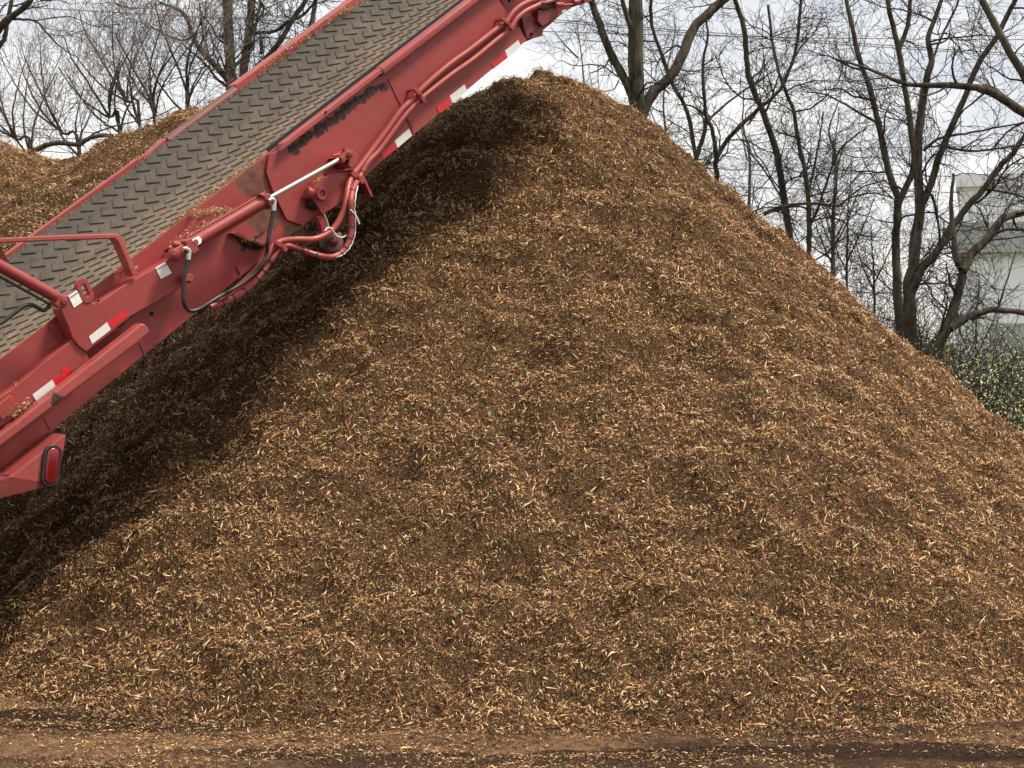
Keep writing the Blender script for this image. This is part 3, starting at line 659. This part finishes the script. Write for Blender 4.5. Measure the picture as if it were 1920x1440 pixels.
# reflective tape
def tape(polys, v, mat, nm):
    m = MB(); m.prism(S2(polys, v), v, v + .0015); m.build(nm, mat, ROOT)
VU = -.0162
for p in ([(922, 119), (947, 98), (952, 108), (925, 129)], [(818, 201), (843, 182), (849, 194), (824, 213)], [(713, 284), (740, 265), (746, 277), (719, 298)]): tape(p, VU, M_refr, 'reflective_tape')
for p in ([(947, 95), (972, 75), (977, 86), (952, 108)], [(843, 180), (871, 158), (876, 170), (849, 193)], [(740, 264), (767, 241), (773, 254), (746, 277)]): tape(p, VU, M_refw, 'reflective_tape')
tape([(167, 631), (201, 604), (208, 618), (173, 645)], V1 - .002, M_refw, 'reflective_tape'); tape([(202, 604), (233, 581), (241, 590), (208, 618)], V1 - .002, M_refr, 'reflective_tape')
tape([(61, 740), (98, 712), (105, 724), (68, 752)], V2 - .002, M_refw, 'reflective_tape')
tape([(98, 712), (110, 704), (116, 703), (116, 693), (130, 685), (136, 696), (121, 710), (104, 724)], V2 - .002, M_refr, 'reflective_tape')
# warning decals
def warn(c):
    P = [S(*p, V1 - .002) for p in c]; m = MB(); m.prism([(p[0], p[2]) for p in P], V1 - .0022, V1 - .0005); d = m.build('warning_decal', M_white, ROOT)
    o_, ex, ez = P[3], P[2] - P[3], P[0] - P[3]
    def q(a, b): r = o_ + ex * a + ez * b; return (r[0], r[2])
    m = MB()
    for b in (.66, .60): m.prism([q(.15, b), q(.85, b), q(.85, b + .025), q(.15, b + .025)], V1 - .0028, V1 - .0022)
    for b in (.30, .24, .18, .12): m.prism([q(.2, b), q(.78, b), q(.78, b + .02), q(.2, b + .02)], V1 - .0028, V1 - .0022)
    m.prism([q(.42, .38), q(.58, .38), q(.50, .54)], V1 - .0028, V1 - .0022); m.build('fine_print', M_ink2, d)
    cu = bpy.data.curves.new('lettering', 'FONT'); cu.body = 'WARNING'; cu.size = float(np.linalg.norm(ex)) * .19; cu.extrude = .0003; cu.align_x = 'CENTER'; cu.materials.append(M_ink)
    tf = bpy.data.objects.new('lettering', cu); C.objects.link(tf); bpy.context.view_layer.update()
    tme = bpy.data.meshes.new_from_object(tf.evaluated_get(bpy.context.evaluated_depsgraph_get())); bpy.data.objects.remove(tf)
    f = bpy.data.objects.new('lettering', tme); C.objects.link(f); f.parent = d
    bx = Vector(ex).normalized(); bz = Vector((0, -1, 0)); by = bz.cross(bx); pc = o_ + ex * .5 + ez * .76
    f.matrix_local = Matrix(((bx.x, by.x, bz.x, pc[0]), (bx.y, by.y, bz.y, V1 - .0034), (bx.z, by.z, bz.z, pc[2]), (0, 0, 0, 1)))
warn([(291, 502), (310, 491), (322, 512), (302, 523)]); warn([(128, 555), (144, 544), (156, 565), (139, 577)])

# chips lying on the belt, on ledges and along the belt edge
def w2(Pl): Pl = Pl * KS; return PR + Pl[:, :1] * D + Pl[:, 1:2] * LT + Pl[:, 2:3] * NM
PL = []; LL = []
def heap(pts, v, n, rv=.03, rw=.012, r=.006, l=.016):
    P = np.array(S3(pts, v)); s = rng.uniform(0, len(P) - 1 - 1e-6, n); i = s.astype(int); f = (s - i)[:, None]; q_ = P[i] * (1 - f) + P[i + 1] * f
    q_[:, 1] += rng.uniform(-rv, rv, n); q_[:, 2] += np.abs(rng.normal(0, rw, n)); q_[:, 0] += rng.normal(0, r, n)
    PL.append(q_); LL.append(np.exp(rng.normal(math.log(l), .4, n)).clip(.005, .05))
heap([(330, 462), (365, 437), (400, 415), (440, 398)], -.05, 2400, .03, .009, l=.012)
heap([(366, 412), (380, 403), (405, 400), (428, 398)], -.03, 2000, .03, .010, l=.012)
heap([(0, 700), (8, 668), (60, 628), (110, 590)], .012, 120, .01, .006)
heap([(230, 508), (290, 455), (340, 412), (362, 396), (400, 362), (450, 325), (500, 290)], .018, 2600, .014, .008, l=.013)
heap([(0, 752), (25, 727), (70, 690), (115, 655)], -.03, 420, .025, .004)
heap([(25, 783), (40, 770), (58, 757)], -.09, 300, .02, .010)
heap([(44, 866), (62, 850), (82, 834)], -.05, 200, .03, .004)
heap([(455, 450), (475, 455), (500, 461)], -.02, 260, .02, .004)
heap([(640, 30), (665, 18), (690, 4)], VF - .03, 0, .02, .02) if False else None
heap([(588, 347), (595, 340), (604, 333)], -.045, 60, .01, .003)
heap([(215, 520), (235, 505), (250, 508)], -.02, 120, .03, .006)
Pf = np.array(S3([(484, 136), (520, 106), (560, 78), (600, 48)], VF - .02))
s = rng.uniform(0, 2.99, 500); i = s.astype(int); f = (s - i)[:, None]; q_ = Pf[i] * (1 - f) + Pf[i + 1] * f + rng.normal(0, 1, (500, 3)) * (.01, .012, .006); PL.append(q_); LL.append(np.full(500, .016))
Pf = np.array(S3([(610, 44), (640, 24), (660, 16), (700, 2)], VF - .03)); s = rng.uniform(0, 2.99, 900); i = s.astype(int); f = (s - i)[:, None]; q_ = Pf[i] * (1 - f) + Pf[i + 1] * f + rng.normal(0, 1, (900, 3)) * (.012, .016, .010); PL.append(q_); LL.append(np.full(900, .016))
for s0_, n_ in ((smax - .012, 700), (.30, 300)):
    u_ = rng.uniform(-3.0, 1.2, n_); PL.append(belt_pt(u_, np.clip(s0_ - np.abs(rng.normal(0, .012, n_)), .01, smax), .005)); LL.append(np.exp(rng.normal(math.log(.013), .4, n_)))
nb = 700; ub_ = rng.uniform(-3.2, 1.0, nb); sb_ = np.clip(rng.normal(.42, .16, nb), .03, smax - .05)
PL.append(belt_pt(ub_, sb_, .006)); LL.append(np.exp(rng.normal(math.log(.012), .6, nb)).clip(.004, .05))
Pl = np.concatenate(PL); Ll = np.concatenate(LL); n = len(Pl)
o = link('chip_debris', chips_mesh('chip_debris', w2(Pl), np.tile(NM, (n, 1)), Ll, palette(n, np.full(n, .25)), .5), M_chip)
tag(o, 'small wood chips lying on the conveyor belt and along its ledges', 'wood chips', kind='stuff')

# ------------------------------------------------------------------ trees
def bark(name, a, b):
    t = NT(name); v = t.tex(); nz = t.noise(t.vmath('MULTIPLY', v, (1, 1, .25)), 10, 6, .75)
    t.base(t.mix(t.ramp(nz, .40, .60), a, b), .9, 0, .2); t.bump(nz, .6, .03); return t.m
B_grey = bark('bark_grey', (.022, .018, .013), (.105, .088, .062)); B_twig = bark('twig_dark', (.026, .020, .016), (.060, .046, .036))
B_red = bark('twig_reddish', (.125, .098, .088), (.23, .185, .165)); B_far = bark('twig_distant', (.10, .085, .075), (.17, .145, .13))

def unit(v): return v / (np.linalg.norm(v) + 1e-9)
def twigs(out, p, d, ln, r, lvl, up, wig, nsub, rr):
    k = max(3, int(ln / (.10 if lvl > 1 else .14)))
    k = min(k, 9); pts = [p]; dd = unit(d); st_ = ln / k
    for i in range(k):
        dd = unit(dd + rr.normal(0, wig, 3) + np.array([0, 0, up])); pts.append(pts[-1] + dd * st_)
    pts = np.array(pts); rad = np.linspace(r, max(r * .35, .0025), k + 1); out.append((pts, rad))
    if lvl <= 0: return
    m = max(1, int(nsub * ln / .9 * rr.uniform(.7, 1.3)) + 1)
    for _ in range(m):
        s = rr.uniform(.15, 1.0) * (k - 1e-3); i = int(s); q = pts[i] + (pts[i + 1] - pts[i]) * (s - i)
        par = unit(pts[i + 1] - pts[i]); side = unit(np.cross(par, rr.normal(0, 1, 3)))
        nd = unit(par * rr.uniform(.4, 1.0) + side * rr.uniform(.5, 1.1))
        twigs(out, q, nd, ln * rr.uniform(.3, .62), max(rad[i] * .6, .003), lvl - 1, up, wig, nsub, rr)
def paths_mesh(name, paths, sides):
    V = []; Fq = []; off = 0
    for P, R in paths:
        v_, f_ = tube_np(P, R, sides); V.append(v_); Fq.append(np.array(f_[:-2]) + off); off += len(v_)
    return np_mesh(name, np.concatenate(V), [np.concatenate(Fq)], smooth=True)
def tree(limbs, depth, label, seed, ttm=B_grey, twm=B_twig, dens=1.0, up=.02, wig=.22, tl=(.5, 1.5), lvl=2, group='bare trees behind the mulch pile', name='bare_tree', spread=.5):
    """limbs: list of (points in the photo plane with width, ...); every limb gets its own depth drift"""
    rr = np.random.default_rng(seed); stems = []; tw = []
    pxm = depth / F
    jd = {}
    for li, (pts, w0, w1) in enumerate(limbs):
        dr = rr.uniform(-spread, spread) * 1.2; n = len(pts); P = []
        for i, (a, b) in enumerate(pts):
            key = (a, b)
            if key in jd: dd = jd[key]
            else: dd = (jd.get(pts[0], 0.) if i else 0.) + dr * i / n; jd[key] = dd
            P.append(at(a, b, depth + dd))
        P = smooth_path(P, 4); P[1:-1] += rr.normal(0, pxm * .5, P[1:-1].shape); R = np.linspace(w0, w1, len(P)) * pxm / 2
        R = R * (1 + rr.normal(0, .04, len(R))); stems.append((P, R))
        seglen = np.linalg.norm(np.diff(P, axis=0), axis=1); tot = seglen.sum(); cum = np.concatenate([[0], np.cumsum(seglen)])
        m = int(tot * 4.0 * dens)
        for _ in range(m):
            s = rr.uniform(.0, tot); i = min(np.searchsorted(cum, s) - 1, len(P) - 2); i = max(i, 0)
            q = P[i] + (P[i + 1] - P[i]) * rr.random()
            if q[2] < 1.2: continue
            par = unit(P[i + 1] - P[i]); side = unit(np.cross(par, rr.normal(0, 1, 3)))
            nd = unit(par * rr.uniform(.2, .9) + side)
            ll = rr.uniform(*tl) * (1.25 if rr.random() < .2 else 1) * (.6 if w0 < 4 else 1)
            twigs(tw, q, nd, ll, min(R[i] * .55, .006 + .008 * rr.random() + (.010 if rr.random() < .22 else 0)) * max(1, depth / 30), lvl, up, wig, 5.5, rr)
    base = at(*limbs[0][0][0], depth); root = empty(name, (base[0], base[1], 0))
    tag(root, label, 'tree', group)
    inv = Matrix.Translation((-base[0], -base[1], 0))
    tm = paths_mesh('trunk', stems, 10); tm.transform(inv); link('trunk', tm, ttm, root)
    cm = paths_mesh('crown', tw, 3); cm.transform(inv); link('crown', cm, twm, root)
    return root

T = []
tree([([(1200, 820), (1199, 500), (1198, 300), (1197, 205), (1193, 168), (1192, 96), (1191, 0), (1188, -80)], 38, 25),
      ([(1196, 215), (1181, 168), (1160, 129), (1143, 96), (1124, 45), (1108, 0), (1092, -60)], 19, 12),
      ([(1198, 225), (1222, 177), (1256, 144), (1280, 103), (1299, 55), (1340, 14), (1372, -14), (1410, -60)], 22, 15),
      ([(1188, 60), (1177, 36), (1167, 0), (1160, -30)], 10, 8),
      ([(1143, 110), (1133, 125), (1105, 138)], 4, 1.5), ([(1160, 150), (1150, 168), (1120, 172)], 3, 1)],
     24, 'thick grey triple trunked bare tree just right of the pile crest', 1, dens=.8, tl=(.5, 1.4))
tree([([(1346, 820), (1345, 400), (1344, 331), (1344, 295), (1375, 249), (1423, 204), (1462, 168), (1490, 101), (1500, 24), (1505, -30)], 11, 5),
      ([(1344, 300), (1335, 240), (1323, 216), (1318, 120), (1327, 72), (1322, 20)], 9, 3),
      ([(1335, 400), (1310, 320), (1306, 297), (1320, 254), (1325, 218)], 10, 8),
      ([(1306, 300), (1289, 211), (1263, 163), (1240, 100), (1222, 48), (1221, -10)], 8, 6),
      ([(1325, 218), (1300, 200), (1272, 196)], 5, 2), ([(1327, 225), (1380, 180), (1440, 140), (1470, 120)], 5, 2)],
     28, 'slender forked bare tree growing beside the upper right slope of the pile', 2, dens=1.15)
tree([([(1488, 860), (1485, 520), (1479, 432), (1469, 365), (1457, 292), (1433, 216), (1406, 151), (1399, 96), (1394, 48), (1378, 0), (1370, -30)], 15, 8),
      ([(1433, 216), (1448, 180), (1462, 130)], 5, 2), ([(1470, 380), (1440, 330), (1410, 290), (1380, 250)], 4, 2)],
     26, 'single bare tree leaning left above the middle of the right slope', 3, dens=1.1)
tree([([(1520, 900), (1518, 560), (1517, 461), (1517, 418), (1515, 370), (1507, 307), (1498, 275), (1489, 211), (1472, 168), (1460, 134), (1448, 80), (1440, 10)], 11, 5),
      ([(1517, 418), (1531, 398), (1555, 329), (1572, 286), (1594, 262), (1626, 240)], 5.5, 2.5),
      ([(1515, 372), (1529, 298), (1539, 250), (1545, 210)], 4.5, 2),
      ([(1432, 402), (1470, 386), (1520, 382), (1573, 387), (1590, 372), (1640, 362), (1690, 378)], 7, 2), ([(1590, 372), (1620, 350), (1660, 337)], 4, 2)],
     25, 'bare tree with steep side shoots and one long horizontal branch over the slope', 4, dens=1.1)
tree([([(1690, 900), (1687, 640), (1682, 540), (1680, 450), (1683, 400), (1682, 370), (1670, 333), (1656, 275), (1644, 216), (1630, 163), (1613, 115), (1597, 48), (1587, 0), (1580, -40)], 18, 7),
      ([(1683, 385), (1707, 333), (1714, 299), (1707, 240), (1697, 168), (1685, 95), (1671, 36), (1664, 0), (1660, -30)], 13, 8),
      ([(1685, 95), (1702, 48), (1707, 0), (1712, -30)], 9, 7),
      ([(1644, 230), (1600, 205), (1550, 178), (1510, 172)], 5, 2)],
     25, 'tall bare tree with two crossing stems, left of the twin dark trunks', 5, dens=1.15)
tree([([(1722, 900), (1708, 640), (1704, 540), (1713, 500), (1717, 450), (1725, 400), (1723, 350), (1720, 287), (1728, 204), (1738, 144), (1747, 113), (1740, 72), (1757, 24), (1769, -10)], 26, 7),
      ([(1728, 385), (1750, 333), (1759, 299), (1783, 240), (1807, 187), (1834, 120), (1867, 72), (1891, 24), (1910, -10)], 14, 8),
      ([(1706, 560), (1725, 508), (1742, 488), (1767, 458), (1780, 430), (1800, 407), (1817, 383), (1842, 358), (1867, 322), (1887, 300), (1903, 283), (1930, 240)], 17, 8),
      ([(1731, 283), (1759, 261), (1800, 252), (1843, 244), (1925, 229)], 6, 3),
      ([(1747, 113), (1770, 60), (1790, 20), (1800, -10)], 5, 4)],
     22, 'dark multi stemmed bare tree with a jagged limb reaching right in front of the building', 6, dens=1.15)
tree([([(1690, 760), (1712, 705), (1737, 668), (1773, 619), (1790, 570), (1805, 510), (1793, 486), (1787, 438), (1783, 380), (1788, 325)], 30, 5),
      ([(1805, 508), (1822, 476), (1852, 447), (1875, 415), (1898, 403), (1925, 397), (1990, 372)], 18, 12),
      ([(1782, 616), (1808, 599), (1837, 587), (1869, 581), (1925, 588), (1985, 602)], 15, 9),
      ([(1852, 447), (1880, 432), (1925, 430)], 7, 5), ([(1869, 581), (1890, 520), (1905, 470)], 4, 2), ([(1787, 445), (1760, 470), (1750, 500)], 4, 2)],
     18, 'olive brown bare tree leaning right from the lower slope, arched limb bending right', 7, dens=1.2, tl=(.4, 1.1))
tree([([(2075, 900), (2060, 500), (2030, 300), (2000, 235), (1960, 225), (1920, 211), (1867, 177), (1831, 165), (1783, 160), (1743, 160), (1700, 158), (1664, 144), (1616, 125), (1568, 110), (1508, 93)], 26, 1.5),
      ([(2030, 300), (1985, 235), (1940, 175), (1915, 132), (1886, 84), (1867, 48), (1841, 0), (1825, -30)], 19, 11),
      ([(1783, 160), (1740, 178), (1700, 172)], 4, 2), ([(1664, 144), (1620, 150), (1560, 155)], 3, 1)],
     17, 'long bare limb arching in from the right edge across the other trees', 8, dens=1.0, tl=(.4, 1.0))
# left side
tree([([(440, 760), (437, 300), (434, 167), (432, 129), (430, 83), (427, 31), (427, 0), (424, -60)], 22, 17),
      ([(433, 155), (409, 129), (382, 100), (361, 69), (352, 38), (338, 20), (300, 4)], 13, 5),
      ([(433, 128), (442, 121), (465, 100), (475, 88), (477, 52), (494, 17), (484, -5)], 7, 4),
      ([(434, 165), (410, 150), (385, 120), (340, 80)], 7, 3), ([(361, 69), (340, 75), (300, 60), (265, 40)], 5, 2), ([(395, 115), (380, 60), (375, 10)], 4, 3)],
     25, 'grey bare tree behind the belt with a stout limb leaning left', 9, dens=1.5, up=.08)
tree([([(452, 760), (454, 300), (457, 142), (463, 94), (469, 42), (473, 0), (478, -50)], 18, 14),
      ([(474, 62), (517, 58), (538, 42), (569, 27), (590, 4), (600, -20)], 7, 4),
      ([(490, 130), (502, 108), (527, 75), (548, 37), (569, 8), (580, -20)], 11, 8),
      ([(490, 100), (490, 68), (480, 62)], 7, 4), ([(580, 60), (586, 37), (594, -10)], 10, 9)],
     26, 'speckled bare tree with a crooked branch, against the far conveyor rail', 10, dens=1.2, up=.05)
tree([([(-110, 820), (-80, 300), (-40, 130), (0, 52), (26, 29), (52, 8), (70, -20)], 20, 8),
      ([(-40, 140), (0, 86), (10, 65), (14, 40), (22, 0)], 9, 7),
      ([(23, 36), (65, 39), (91, 65), (117, 91), (140, 105)], 5, 2), ([(65, 39), (130, 31), (180, 50), (230, 45)], 2.5, 1), ([(10, 52), (40, 20), (90, 10)], 4, 2)],
     20, 'bare tree at the top left corner with a drooping side branch', 11, dens=.5, tl=(.4, 1.0))
tree([([(-70, 330), (0, 300), (47, 289), (78, 276), (109, 268), (146, 271), (169, 258), (190, 255), (212, 256)], 11, 7),
      ([(169, 258), (182, 247), (234, 232), (286, 221), (330, 200)], 4, 1.5), ([(-60, 330), (-64, 500), (-66, 800)], 16, 20)],
     19, 'pale bent low limb lying just above the left mound', 12, dens=.5, tl=(.3, .7))
bx = [((289, 223), (284, 193), (262, 150), (232, 96), (215, 60), 'upright reddish twiggy tree nearest the conveyor rail'), ((350, 216), (352, 180), (335, 130), (305, 60), (290, 5), 'taller reddish twiggy tree close beside the grey trunk'),
      ((225, 250), (205, 220), (172, 165), (135, 110), (120, 70), 'reddish twiggy tree above the pale bent limb'), ((150, 295), (118, 250), (90, 200), (60, 140), (45, 105), 'low fan of reddish twigs over the dip between the left mounds'),
      ((60, 300), (30, 260), (5, 210), (-20, 160), (-40, 120), 'reddish twig fan above the far left mound'), ((262, 235), (238, 190), (195, 120), (160, 60), (148, 20), 'thin ascending twig cluster behind the other reddish trees')]
for i, b in enumerate(bx):
    pts = list(b[:5]); base = (pts[0][0] + 6, 760)
    limbs = [([base, pts[0], pts[1], pts[2], pts[3], pts[4]], 7, 2)]
    rr = np.random.default_rng(100 + i)
    for j in range(6):
        x0, y0 = pts[j % 2]; a = -math.pi / 2 + rr.uniform(-1.15, .3); l = rr.uniform(100, 200)
        limbs.append(([(x0, y0), (x0 + l * .35 * math.cos(a) - 2, y0 + l * .35 * math.sin(a)), (x0 + l * .7 * math.cos(a + .12), y0 + l * .7 * math.sin(a + .12)), (x0 + l * math.cos(a + .2), y0 + l * math.sin(a + .2))], 4.5, 1.3))
    tree(limbs, 22 + 1.3 * i, b[5], 200 + i, ttm=B_twig, twm=B_red, dens=.75, up=.14, wig=.10, tl=(.5, 1.3), group='reddish twiggy trees at the left')
# thin saplings and distant trees on the right
for i, (x, yb, yt, lab) in enumerate([(1588, 521, 300, 'straight thin sapling rising from the slope mid right'), (1350, 520, 380, None), (1560, 505, 300, 'leaning thin sapling beside the straight one'), (1640, 560, 420, 'short twiggy sapling at the foot of the crossing stems'), (1830, 700, 520, 'thin bare sapling in front of the building')]):
    if lab is None: continue
    rr = np.random.default_rng(300 + i); dx = rr.uniform(-12, 25)
    tree([([(x, 900), (x, yb), (x - 2 + dx * .3, (yb + yt) / 2), (x - 3 + dx, yt)], 6, 1.5), ([(x, yb - 30), (x + 28, yb - 90), (x + 52, yb - 150)], 3.5, 1.5), ([(x, yb - 10), (x - 26, yb - 70), (x - 40, yb - 130)], 3, 1.2)],
         23 + i, lab, 310 + i, ttm=B_twig, twm=B_twig, dens=1.6, up=.07, wig=.16, tl=(.3, .9), group='thin saplings on the right')
far_l = ['faint distant bare tree right above the pile crest', 'faint distant bare tree between the triple trunk and the forked tree', 'faint distant bare tree behind the leaning tree', 'faint distant bare tree behind the horizontal branch', 'faint distant bare tree behind the crossing stems', 'faint distant bare tree behind the dark multi stemmed tree', 'faint distant bare tree nearest the right edge']
for i, (x, yt) in enumerate([(1085, 40), (1255, 60), (1400, 170), (1560, 190)]):
    rr = np.random.default_rng(400 + i); d = 40 + rr.uniform(-3, 6)
    limbs = [([(x, 700), (x + 3, 420), (x + rr.uniform(-8, 8), 300), (x + rr.uniform(-12, 12), (300 + yt) / 2), (x + rr.uniform(-15, 15), yt)], 9, 2)]
    for j in range(8):
        y0 = rr.uniform(yt + 60, 520); a = -math.pi / 2 + rr.uniform(-1, 1); l = rr.uniform(50, 120)
        limbs.append(([(x, y0), (x + l * .5 * math.cos(a), y0 + l * .5 * math.sin(a)), (x + l * math.cos(a), y0 + l * math.sin(a) - 8)], 4, 1.2))
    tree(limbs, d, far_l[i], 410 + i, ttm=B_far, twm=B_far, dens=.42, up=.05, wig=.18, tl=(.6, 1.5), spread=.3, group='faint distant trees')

# ------------------------------------------------------------------ power lines
M_cable = plain('cable', (.10, .10, .105), .6)
for i, (p, q_, lab) in enumerate([((1040, 37), (1120, 44), 'uppermost thin power line crossing the sky'), ((1040, 41), (1120, 48), 'second thin power line just under the uppermost one'),
                                   ((1352, 317), (1661, 329), 'power line running at mid height through the right trees'), ((1388, 351), (1680, 360), 'lowest power line over the right slope'), ((1460, 70), (1920, 78), 'thin power line high among the right trees'), ((0, 255), (100, 259), 'power line low behind the left twiggy trees')]):
    sl = (q_[1] - p[1]) / (q_[0] - p[0]); pts = []
    for s in np.linspace(-1, 1, 25):
        x = 960 + s * 3400; y = p[1] + sl * (x - p[0]) + (2 * (x - p[0]) ** 2 / 1e6 * -8)
        pts.append(at(x, y, 46 + i * .4))
    m = MB(); m.tube(pts, .014, 5); o = m.build('power_line', M_cable, None, 0, True); tag(o, lab, 'power line', 'overhead power lines')

# ------------------------------------------------------------------ building
def wallmat(name, col, rib=None):
    t = NT(name); v = t.tex(); nz = t.noise(v, .6, 4)
    c = t.mix(nz, tuple(x * .93 for x in col), tuple(min(1, x * 1.05) for x in col)); t.base(c, .6, 0, .3)
    if rib:
        wv = t.new('ShaderNodeTexWave', bands_direction='X'); t.set(wv.inputs['Vector'], v); wv.inputs['Scale'].default_value = rib; t.bump(wv.outputs['Fac'], .3, .04)
    return t.m
DB = 46.
def bz(y): return float(at(1850, y, DB)[2])
bx0 = float(at(1792, 500, DB)[0]); bx1 = bx0 + 16
B = empty('warehouse_building', (bx0, DB, 0)); B.rotation_euler = (0, 0, -math.radians(16.8)); tag(B, 'pale grey flat roofed warehouse behind the trees at the right edge', 'building')
Wm = wallmat('wall_pale', (.90, .93, .95)); Gm = wallmat('band_grey', (.42, .44, .43)); Fm = wallmat('fascia_white', (.85, .85, .86)); Um = wallmat('wall_upper', (.90, .93, .95))
def bpart(nm, x0, x1, y0, y1, z0, z1, mat, par=None):
    m = MB(); m.box((x0 - bx0, y0 - DB, z0), (x1 - bx0, y1 - DB, z1)); return m.build(nm, mat, par or B, .01)
bpart('wall', bx0, bx1, DB, DB + 14, 0, bz(476), Wm)
bpart('wall', bx0 + .1, bx1, DB + .06, DB + 14, bz(418) + .003, bz(352), Um)
bpart('grey_band', bx0 - .01, bx1 + .02, DB - .35, DB + 13.9, bz(476) + .003, bz(419), Gm)
bpart('roof_fascia', bx0 - .02, bx1 + .1, DB - .2, DB + 14.2, bz(352) + .003, bz(328), Fm)
wn = bpart('doorway', bx0 + 1.0, bx0 + 2.3, DB - .03, DB - .003, 0.0, 2.3, Gm)
for i in range(4):
    w_ = bpart('window', bx0 + 3.2 + i * 3, bx0 + 4.8 + i * 3, DB - .05, DB - .003, 1.2, 2.3, Fm)
    bpart('pane', bx0 + 3.28 + i * 3, bx0 + 4.72 + i * 3, DB - .06, DB - .052, 1.28, 2.22, M_blk2, w_)

# ------------------------------------------------------------------ green shrubs and brush on the right
t = NT('spring_leaf'); a = t.new('ShaderNodeVertexColor', layer_name='col'); t.base(a.outputs[0], .6, 0, .3)
tr = t.new('ShaderNodeBsdfTranslucent'); t.set(tr.inputs[0], a.outputs[0]); ms = t.new('ShaderNodeMixShader'); ms.inputs[0].default_value = .35
t.t.links.new(t.b.outputs[0], ms.inputs[1]); t.t.links.new(tr.outputs[0], ms.inputs[2]); t.t.links.new(ms.outputs[0], t.out.inputs[0]); M_leaf = t.m
def shrub(px, ytop, depth, wid, label, seed, leafy, twm=B_twig, group='shrubs at the right edge'):
    rr = np.random.default_rng(seed); top = at(px, ytop, depth); b = np.array([top[0], depth, 0.]); tw = []
    for _ in range(26):
        d = unit(np.array([rr.normal(0, .35) * wid, rr.normal(0, .35) * wid, 1.])); p = b + np.array([rr.normal(0, .35) * wid, rr.normal(0, .35), 0])
        twigs(tw, p, d, top[2] * rr.uniform(.7, 1.05), .011, 2, .05, .14, 3.5, rr)
    root = empty('shrub', tuple(b)); tag(root, label, 'shrub', group); inv = Matrix.Translation(tuple(-b))
    me = paths_mesh('stems', tw, 3); me.transform(inv); link('stems', me, twm, root)
    if leafy:
        pts = np.concatenate([q[0][1:] for q in tw]); k = leafy; i = rr.integers(0, len(pts), k); c = pts[i] + rr.normal(0, .05, (k, 3)) - b
        c = c[c[:, 2] > .2]; k = len(c)
        A_ = rr.normal(0, 1, (k, 3)); A_ /= np.linalg.norm(A_, axis=1, keepdims=True); B_ = np.cross(A_, rr.normal(0, 1, (k, 3))); B_ /= np.linalg.norm(B_, axis=1, keepdims=True)
        s = rr.uniform(.010, .022, (k, 1)); V = np.stack([c - A_ * s, c + B_ * s * .5, c + A_ * s, c - B_ * s * .5], 1).reshape(-1, 3)
        cl = np.repeat(np.array([.70, .76, .40]) * rr.uniform(.55, 1.4, (k, 1)) * rr.uniform(.9, 1.1, (k, 3)), 4, 0)
        link('foliage', np_mesh('foliage', V, [np.arange(4 * k).reshape(-1, 4)], cl), M_leaf, root)
shrub(1858, 690, 19, .9, 'young green leafed shrub at the lower end of the slope', 501, 2600)
shrub(1915, 660, 18, .8, 'green shrub cut by the right edge of the photo', 502, 2800)
shrub(1812, 715, 21, .8, 'sparse yellow green shrub touching the slope', 503, 1500)
shrub(1890, 690, 15.5, .8, 'brown twiggy shrub in front of the green ones', 504, 1800)
shrub(1730, 610, 21, .8, 'leafless brown brush around the base of the leaning tree', 505, 0, group='leafless brush behind the slope')
shrub(1650, 540, 22, .8, 'leafless brown brush behind the middle right slope', 506, 0, group='leafless brush behind the slope')
shrub(1780, 640, 18, .7, 'low leafless brush right of the leaning tree', 507, 0, group='leafless brush behind the slope')
